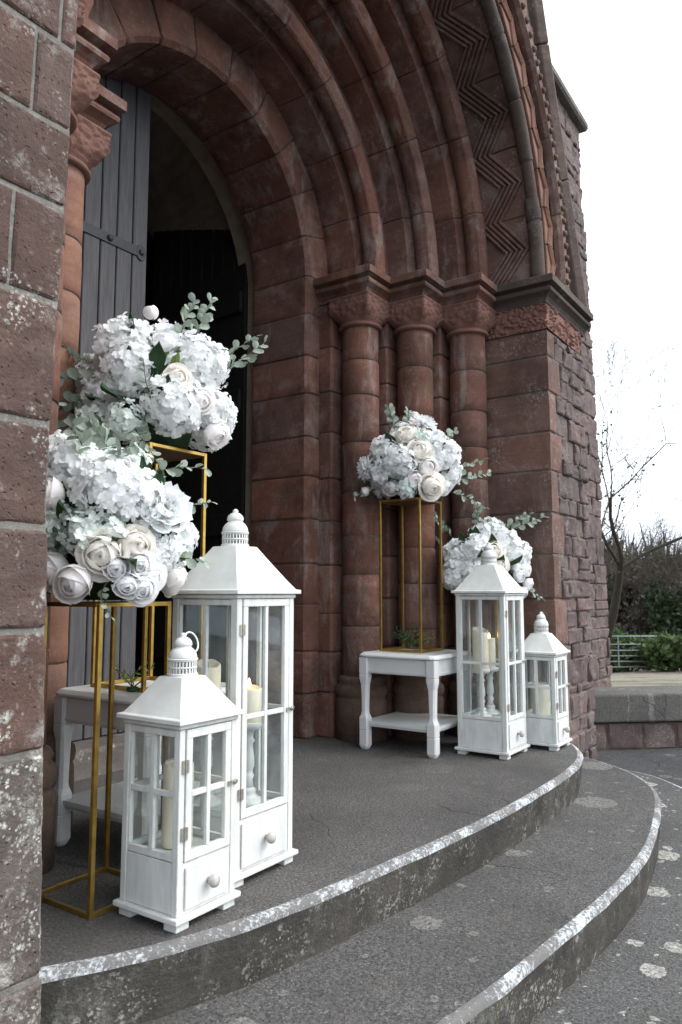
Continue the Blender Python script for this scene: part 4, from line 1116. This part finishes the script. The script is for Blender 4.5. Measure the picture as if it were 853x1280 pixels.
def sprig(parent, start, direction, length, n, leaf, droop=.3, scale=1.0, name='eucalyptus_sprig', bare=.15):
    d = Vector(direction).normalized(); pts = []
    side = d.cross(UV); side = side.normalized() if side.length > .01 else Vector((1, 0, 0))
    for i in range(7):
        t = i / 6; pts.append(Vector(start) + d * length * t + Vector((0, 0, -droop * length * t * t)) + side * .02 * math.sin(t * 4))
    m = MB(); m.tube(pts, [.0024 - .0016 * i / 6 for i in range(7)], 5)
    s_ = build(m, name, 'stem', parent)
    for k in range(n):
        t = bare + (1 - bare) * (k + .5) / n; f = t * 6; i = min(5, int(f)); p = pts[i].lerp(pts[i + 1], f - i)
        tg = (pts[i + 1] - pts[i]).normalized(); s1 = tg.cross(UV); s1 = s1.normalized() if s1.length > .01 else side
        s1 = Matrix.Rotation(rs.uniform(-.9, .9) + (0 if k % 2 else math.pi) + (k // 2 % 2) * 1.2, 3, tg) @ s1
        x = (s1 * .8 + tg * .6).normalized(); z = (x.cross(tg)).normalized(); y = z.cross(x)
        z2 = (z + Vector((rs.gauss(0, .4), rs.gauss(0, .4), rs.gauss(0, .4)))).normalized(); y = z2.cross(x).normalized(); z2 = x.cross(y)
        mt = Matrix((x, y, z2)).transposed().to_4x4(); mt.translation = p
        o = link('leaf', leaf, None, s_); o.matrix_local = mt @ Matrix.Scale(scale * (1.1 - .5 * t) * rs.uniform(.8, 1.15), 4)
    return s_
def bouquet(loc, label, heads, sprigs, core_r=.13, core_z=.12, leaves=60, leaf_dir=None):
    B = empty('flower_bouquet', loc); tag(B, label, 'bouquet', None)
    m = MB(); m.lathe([(.02, .002), (core_r * .8, .004), (core_r, core_z * .6), (core_r * .95, core_z), (core_r * .6, core_z * 1.7), (.02, core_z * 1.95)], 16)
    build(m, 'foliage_core', 'leaf', B, smooth=True)
    cc = Vector((0, 0, core_z))
    for kind, a, b, c_, sc in heads:
        p = off3(a, b, c_); d = (p - cc)
        me = {'H': HYD, 'G': HYDG, 'R': ROSE, 'B': ROSEB, 'W': ROSEW, 'b': [BUD], 'P': [PEO], 'D': [DAH]}[kind]; me = me[rs.randrange(len(me))]
        nm = {'H': 'hydrangea_head', 'G': 'hydrangea_head', 'R': 'rose', 'B': 'rose', 'W': 'small_rose', 'b': 'bud', 'P': 'peony', 'D': 'dahlia'}[kind]
        if kind in 'RBWDb': d = d.normalized() + TV * .35
        if kind == 'P': d = RV * .55 + TV * .8 + UV * .35
        if kind in 'HG': sc *= .88
        o = link(nm, me, None, B, loc=p, rot=orient(d, rs.uniform(0, 6.28)), scl=(sc * rs.uniform(.94, 1.06), sc * rs.uniform(.94, 1.06), sc))
        if kind == 'P': link('stamens', ST_ME, None, o)
    for d in sph(leaves, -.55):
        d = (d + Vector((rs.gauss(0, .2), rs.gauss(0, .2), rs.gauss(0, .2)))).normalized()
        p = cc + Vector((d.x * core_r * 1.05, d.y * core_r * 1.05, d.z * core_z * .9))
        if p.z < .015: p.z = .015 + rs.uniform(0, .02)
        o = link('leaf', GL if rs.random() < .72 else YL, None, B, loc=p); dd = (d + Vector((0, 0, rs.uniform(-.1, .5)))).normalized()
        y = dd.cross(UV).normalized(); z = y.cross(dd) * -1; z = dd.cross(y)
        mt = Matrix((dd, y, z)).transposed().to_4x4() @ Matrix.Rotation(rs.uniform(-.8, .8), 4, 'X'); mt.translation = p; o.matrix_local = mt @ Matrix.Scale(rs.uniform(1.0, 1.75), 4)
    for a, b, c_, da, db, dc, ln, n, dr, sc in sprigs:
        sprig(B, off3(a, b, c_), off3(da, db, dc), ln * 1.22, n + 2, EL, dr, sc)
    return B
# upper bouquet near the door
bouquet((-.86, .60, 1.35), 'large white hydrangea bouquet on the gold stand near the grey door',
    [('H', -.10, .37, .05, 1.25), ('H', -.05, .26, .14, 1.15), ('H', .15, .30, .03, 1.35), ('H', .10, .13, .15, 1.2), ('H', -.14, .17, .10, 1.0), ('H', .20, .14, .0, 1.0), ('H', .03, .40, -.05, 1.1),
     ('H', -.22, .28, -.05, 1.0), ('H', 0, .3, -.2, 1.2), ('H', .15, .15, -.2, 1.2), ('H', -.16, .14, -.18, 1.1), ('W', .06, .36, .14, 1.2), ('B', .19, .15, .13, 1.15), ('B', .235, .05, .05, 1.1), ('R', .12, .22, .17, .95),
     ('b', -.01, .50, .05, 1.3), ('G', -.16, .06, .13, 1.0), ('G', -.05, .07, .18, .9)],
    [(.08, .40, -.02, .25, .9, 0, .16, 13, .05, 1.0), (.12, .40, -.04, .35, 1, -.1, .19, 14, .05, .95), (.22, .28, -.02, 1, .5, 0, .17, 12, -.25, 1.0), (.20, .30, -.05, .9, .9, .1, .20, 12, .1, .8),
     (-.12, .22, .10, -1, .25, .2, .28, 15, .25, .95), (-.16, .15, .12, -1, .05, .25, .26, 16, .2, 1.0), (-.14, .08, .14, -1, -.1, .2, .25, 16, .2, 1.0), (-.08, .07, .16, -.5, -.1, .6, .2, 15, .5, 1.0), (-.18, .3, .02, -1, .5, .1, .2, 12, .1, .85),
     (-.06, .10, .16, -.7, -.35, .4, .24, 16, .2, .95), (-.02, .05, .15, .35, -.1, .6, .16, 11, .6, .9), (.06, .12, .2, -.3, .9, .3, .13, 6, .0, .5), (-.2, .1, .02, -1, .1, -.2, .22, 14, .3, .95)], core_z=.2, core_r=.15, leaves=36)
# lower bouquet on the floor stand
bouquet((-1.252, .323, .814), 'large white rose and hydrangea bouquet on the gold floor stand',
    [('H', -.11, .39, .05, 1.05), ('H', -.16, .36, .02, .9), ('H', .03, .31, .13, 1.15), ('H', .10, .28, .10, 1.0), ('G', -.12, .20, .12, 1.0), ('G', -.03, .19, .17, .85), ('G', .04, .18, .16, .7), ('G', -.19, .19, .06, .9), ('H', .14, .14, .07, .85), ('G', .02, .38, -.02, 1.1), 
     ('P', .16, .25, .08, 1.0), ('B', -.135, .295, .15, 1.05), ('R', .035, .125, .205, 1.12), ('R', .115, .155, .165, .9), ('B', -.115, .085, .16, 1.15), ('B', -.035, .05, .215, 1.12), ('W', .075, .09, .205, 1.05), ('W', .125, .10, .17, 1.05), ('W', .155, .065, .14, 1.05), ('W', .10, .045, .19, 1.15), ('W', .135, .035, .165, 1.15), ('W', .17, .12, .10, 1.0),
     ('H', 0, .3, -.14, 1.2), ('H', .12, .18, -.14, 1.1), ('H', -.14, .2, -.14, 1.1), ('R', -.03, .1, -.2, 1.2), ('B', .16, .06, -.1, 1.1)],
    [(-.03, .40, .06, -.2, .6, .5, .16, 11, .3, 1.0), (.02, .36, .08, .3, .5, .5, .15, 10, .3, .95), (-.10, .20, .16, -.4, -.1, .6, .14, 11, .4, 1.0), (.08, .36, -.02, .9, .45, .1, .18, 10, .3, .8), (.17, .12, .0, 1, .2, 0, .1, 7, .3, .8), (.05, .06, .18, .1, -1, .35, .09, 8, .1, .5),
     (-.02, .42, .02, -.3, .8, -.2, .16, 11, .2, 1.0), (.15, .26, -.05, 1, .4, 0, .12, 8, .1, .6)], core_z=.17, core_r=.135)
# bouquet on the table by the columns
bouquet((1.055, .605, 1.358), 'tall standing bouquet of white dahlias and cream roses beside the columns',
    [('H', -.13, 0.278, .06, 1.05), ('H', -.06, 0.197, .15, 1.1), ('H', -.14, 0.151, .09, 1.0), ('H', .17, 0.232, .08, 1.2), ('H', .20, 0.151, .05, 1.0), ('H', .13, 0.325, .02, 1.0), ('H', -.03, 0.360, 0, 1.0), ('D', .07, 0.429, .06, 1.05), ('D', -.25, 0.174, .06, 1.0),
     ('R', -.02, 0.360, .13, 1.15), ('R', .04, 0.255, .19, 1.2), ('R', -.06, 0.348, .12, .95), ('B', .08, 0.162, .19, 1.2), ('B', .01, 0.093, .20, 1.05), ('R', .10, 0.052, .20, 1.3), ('B', -.12, 0.058, .15, 1.05), ('W', -.05, 0.035, .19, 1.0), ('W', .19, 0.070, .10, 1.3), ('b', -.26, 0.046, .05, 1.2),
     ('G', -.04, 0.058, .17, .8), ('G', .05, 0.336, .12, .7), ('H', 0, 0.290, -.15, 1.2), ('H', .14, 0.139, -.16, 1.1), ('H', -.14, 0.139, -.14, 1.1), ('b', .03, 0.499, 0, 1)],
    [(-.06, .36, 0, -.3, 1, 0, .18, 14, .1, 1.0), (-.02, .36, -.02, .1, 1, 0, .16, 13, .1, 1.0), (.15, .33, 0, .9, .7, 0, .12, 9, .1, .95), (.20, .10, .0, 1, .25, 0, .22, 13, .0, .9), (.2, .05, .02, 1, -.2, 0, .2, 12, .2, .8), (.18, .12, .02, 1, .6, 0, .24, 12, .1, .9), (-.2, .06, .05, -1, -.1, 0, .1, 6, .3, .8)], core_z=.17)
# bouquet behind the tall lantern on the right
bouquet((1.47, .345, .807), 'white hydrangea bouquet rising behind the tall lantern by the columns',
    [('H', -.15, .24, .05, 1.1), ('H', -.06, .27, .12, 1.0), ('H', .10, .30, .06, 1.2), ('H', .17, .24, .04, 1.1), ('H', -.16, .13, .08, 1.1), ('H', -.08, .15, .14, 1.0), ('H', .0, .36, .0, .95), ('G', .05, .40, 0, .9), ('R', .02, .27, .18, 1.15), ('R', .05, .18, .2, 1.0), ('W', .18, .13, .12, 1.25), ('W', .22, .16, .09, 1.4), ('W', .24, .08, .08, 1.2), ('B', -.06, .08, .18, 1.1), ('W', .17, .17, .12, 1.1),
     ('H', 0, .25, -.15, 1.2), ('H', .14, .14, -.15, 1.1), ('H', -.14, .14, -.14, 1.1), ('W', .20, .03, .1, 1.2)],
    [(.12, .38, 0, 1, .45, 0, .24, 15, .05, .95), (.1, .38, 0, .9, .75, 0, .2, 12, .15, .9), (-.16, .34, -.05, -.6, .8, 0, .2, 13, .1, .9), (-.02, .42, 0, -.1, 1, 0, .12, 10, .1, .9), (-.2, .3, -.05, -.9, .6, 0, .2, 12, .1, .8), (.22, .05, .02, 1, -.3, .1, .1, 8, .2, .8)], core_z=.17)

# small faux plants on the tables
def tuft(loc, label, n, ln, seed, leaf=YL, group=None):
    B = empty('small_plant', loc); tag(B, label, 'plant', group)
    m = MB(); m.lathe([(.012, 0), (.022, .004), (.018, .014), (.004, .018)], 10); build(m, 'moss_base', 'leaf', B)
    r2 = random.Random(seed)
    for k in range(n):
        t = 2 * math.pi * k / n + r2.uniform(-.4, .4); e = r2.uniform(.35, 1.2)
        sprig(B, (0, 0, .012), (math.cos(t) * .7, math.sin(t) * .7, e), ln * r2.uniform(.7, 1.1), 7, leaf, .25, .55, name='leafy_stem')
    return B
tuft((-1.0, .51, .514), 'small green faux plant on the white table near the grey door', 4, .14, 3)
tuft((-.78, .50, .514), 'small sprig with pale leaves on the white table seen through the lantern glass', 4, .16, 4)
tuft((1.02, .60, .529), 'leafy faux plant inside the gold stand on the table beside the columns', 7, .15, 5, GL, None)
tuft((1.13, .60, .529), 'bushier pale green faux plant next to the pole of the gold stand on the table', 7, .13, 6, YL, None)

# ------------------------------------------------------------------ trees and brush beyond the gate
def bare_tree(loc, h, label, seed, lean=(0, 0), ivy=0, spread=1.0, depth=6, name='bare_tree'):
    r2 = random.Random(seed); T = empty(name, loc); tag(T, label, 'tree', 'bare trees beyond the gate')
    tr = MB(); tw = MB(); leaves = []
    def grow(p, d, ln, rad, lv):
        pts = [p]; k = 5 if lv < 3 else 4 if lv < 5 else 3
        for i in range(k):
            d = (d + Vector((r2.gauss(0, .16), r2.gauss(0, .16), r2.gauss(0, .10) + .03))).normalized(); pts.append(pts[-1] + d * ln / k)
        rr = [max(.004, rad * (1 - .4 * i / k)) for i in range(k + 1)]
        (tr if lv < 2 else tw).tube(pts, rr, 7 if lv < 2 else 4 if lv < 4 else 3, cap=False)
        if lv < 3 and ivy:
            for q in pts[1:]:
                for _ in range(ivy): leaves.append(q + Vector((r2.gauss(0, rad + .05), r2.gauss(0, rad + .05), r2.gauss(0, .2))))
        if lv >= depth: return
        n = r2.choice((2, 3, 3, 4))
        for c_ in range(n):
            q = pts[r2.randint(max(1, k - 3), k)] if c_ else pts[-1]
            ax = Vector((r2.gauss(0, 1), r2.gauss(0, 1), r2.gauss(0, .5))).normalized()
            nd = (d + ax * r2.uniform(.45, 1.0) * spread + Vector((lean[0], lean[1], .05)) * .25).normalized()
            grow(q, nd, ln * r2.uniform(.60, .84), rr[-1] * r2.uniform(.50, .75), lv + 1)
    grow(Vector((0, 0, -.2)), Vector((lean[0] * .4, lean[1] * .4, 1)).normalized(), h * .26, h * .011, 0)
    build(tr, 'trunk', 'bark', T, smooth=True); build(tw, 'crown', 'twig', T)
    if leaves:
        m = MB()
        for q in leaves:
            s_ = r2.uniform(.03, .06); a = Vector((r2.gauss(0, 1), r2.gauss(0, 1), r2.gauss(0, 1))).normalized(); b = a.cross(Vector((r2.gauss(0, 1), r2.gauss(0, 1), r2.gauss(0, 1)))).normalized()
            m.add([tuple(q + a * s_), tuple(q + b * s_ * .7), tuple(q - a * s_), tuple(q - b * s_ * .7)], [(0, 1, 2, 3)])
        build(m, 'ivy', 'ivy', T)
    return T
def at(d, t): p = WA + wn * d + wd * t; return p
def along(px, D):      # a spot on the ground seen past the corner of the wing, D metres off
    th_ = R(YAW) - math.atan((px - 426.5) / 950); q = D / math.cos(math.atan((px - 426.5) / 950))
    x, y = -2.72 + q * math.cos(th_), -1.5 + q * math.sin(th_); return (x, y, terr(x, y))
bare_tree(along(736, 26), 16.5, 'tall bare tree close behind the church corner with upswept limbs', 5, (.15, -.6), ivy=6, spread=1.1)
bare_tree(along(772, 30), 12.0, 'ivy clad bare tree with spreading crown behind the field gate', 8, (.12, -.3), ivy=25, spread=1.2)
bare_tree(along(846, 36), 9.5, 'lower bare tree with dense twiggy crown beyond the gate post', 21, (0, -.1), ivy=12, spread=1.2)
bare_tree(along(800, 40), 11.5, 'slender bare tree rising from the wood on the slope', 33, (.1, -.1), ivy=8)
bare_tree(along(806, 33), 8.6, 'small bare thorn tree with tangled twigs next to the ivy clad tree', 61, (.05, -.15), ivy=14, spread=1.3, depth=7)
bare_tree(along(890, 44), 8.0, 'bare tree standing at the far edge of the wood', 44, (0, .1), ivy=8)
def bush(loc, rx, ry, rz, n, mat, label, seed, size=(.08, .16), twigs=40, group='bushes beyond the low wall'):
    r2 = random.Random(seed); B = empty('bush', loc); tag(B, label, 'bush', group)
    m = MB(); t = MB()
    cl = [(r2.uniform(-.6, .6) * rx, r2.uniform(-.6, .6) * ry, r2.uniform(.2, .85) * rz * r2.uniform(.6, 1.05), r2.uniform(.2, .42)) for _ in range(22)]
    for _ in range(n):
        c_ = r2.choice(cl); v = Vector((r2.gauss(0, 1), r2.gauss(0, 1), r2.gauss(0, 1))).normalized() * r2.uniform(.5, 1.05) * c_[3]
        q = Vector((c_[0] + v.x * rx, c_[1] + v.y * ry, max(.02, c_[2] + v.z * rz * .7)))
        s_ = r2.uniform(*size); a = Vector((r2.gauss(0, 1), r2.gauss(0, 1), r2.gauss(0, 1))).normalized(); b = a.cross(Vector((r2.gauss(0, 1), r2.gauss(0, 1), r2.gauss(0, 1)))).normalized()
        m.add([tuple(q + a * s_), tuple(q + b * s_ * .6), tuple(q - a * s_), tuple(q - b * s_ * .6)], [(0, 1, 2, 3)])
    for _ in range(twigs):
        c_ = r2.choice(cl); e = Vector((c_[0] * 1.3, c_[1] * 1.3, c_[2] * 1.0)) + Vector((r2.gauss(0, .3 * rx), r2.gauss(0, .3 * ry), r2.uniform(.1, .5) * rz))
        t.tube([(c_[0] * .3, c_[1] * .3, 0), (c_[0] * .8, c_[1] * .8, c_[2] * .6), tuple(e)], [.02, .012, .004], 4, cap=False)
    build(m, 'foliage', mat, B); build(t, 'stems', 'twig', B); return B
bush(along(782, 27), 1.6, 1.4, 1.5, 2600, 'bramble', 'light green bramble bush growing behind the field gate', 3)
bush(along(845, 25), 1.4, 1.3, 1.2, 2000, 'bramble', 'low green bramble bush to the right of the gate post', 4)
bush(along(842, 31), 2.0, 1.8, 3.6, 4600, 'ivy', 'dark evergreen bush taller than the gate post', 5)
bush(along(775, 34), 2.3, 2.0, 4.6, 3400, 'wood_far', 'brown leafless thicket behind the bramble bush', 6, (.08, .2), 260)
bush(along(810, 38), 2.8, 2.4, 4.8, 3600, 'wood_far', 'greyish twiggy thicket between the ivy clad tree and the far wood', 7, (.08, .2), 320)
# the far wood as one mass
r2 = random.Random(77); m = MB()
for k in range(260):
    d = r2.uniform(48, 95); px = r2.uniform(560, 1150); x, y, z = along(px, d); hh = r2.uniform(4.5, 8.5) * (1 if d < 75 else 1.2)
    for j in range(26):
        a = Vector((r2.gauss(0, 1.0), r2.gauss(0, 1.0), 0)); b0_ = Vector((x, y, z + hh * r2.uniform(.0, .45))) + a * .5; e = b0_ + a * 1.1 + Vector((r2.gauss(0, .5), r2.gauss(0, .5), hh * r2.uniform(.25, .6)))
        s_ = Vector((r2.gauss(0, .05), r2.gauss(0, .05), 0)); w_ = r2.uniform(.05, .14)
        m.add([tuple(b0_ - s_ * 2), tuple(b0_ + Vector((w_, -w_, 0))), tuple(e), tuple(b0_ + Vector((-w_, w_, .1)))], [(0, 1, 2), (0, 2, 3)])
wood = build(m, 'far_wood', 'wood_far'); tag(wood, 'brown winter wood on the far slope beyond the gate', 'wood', kind='stuff')
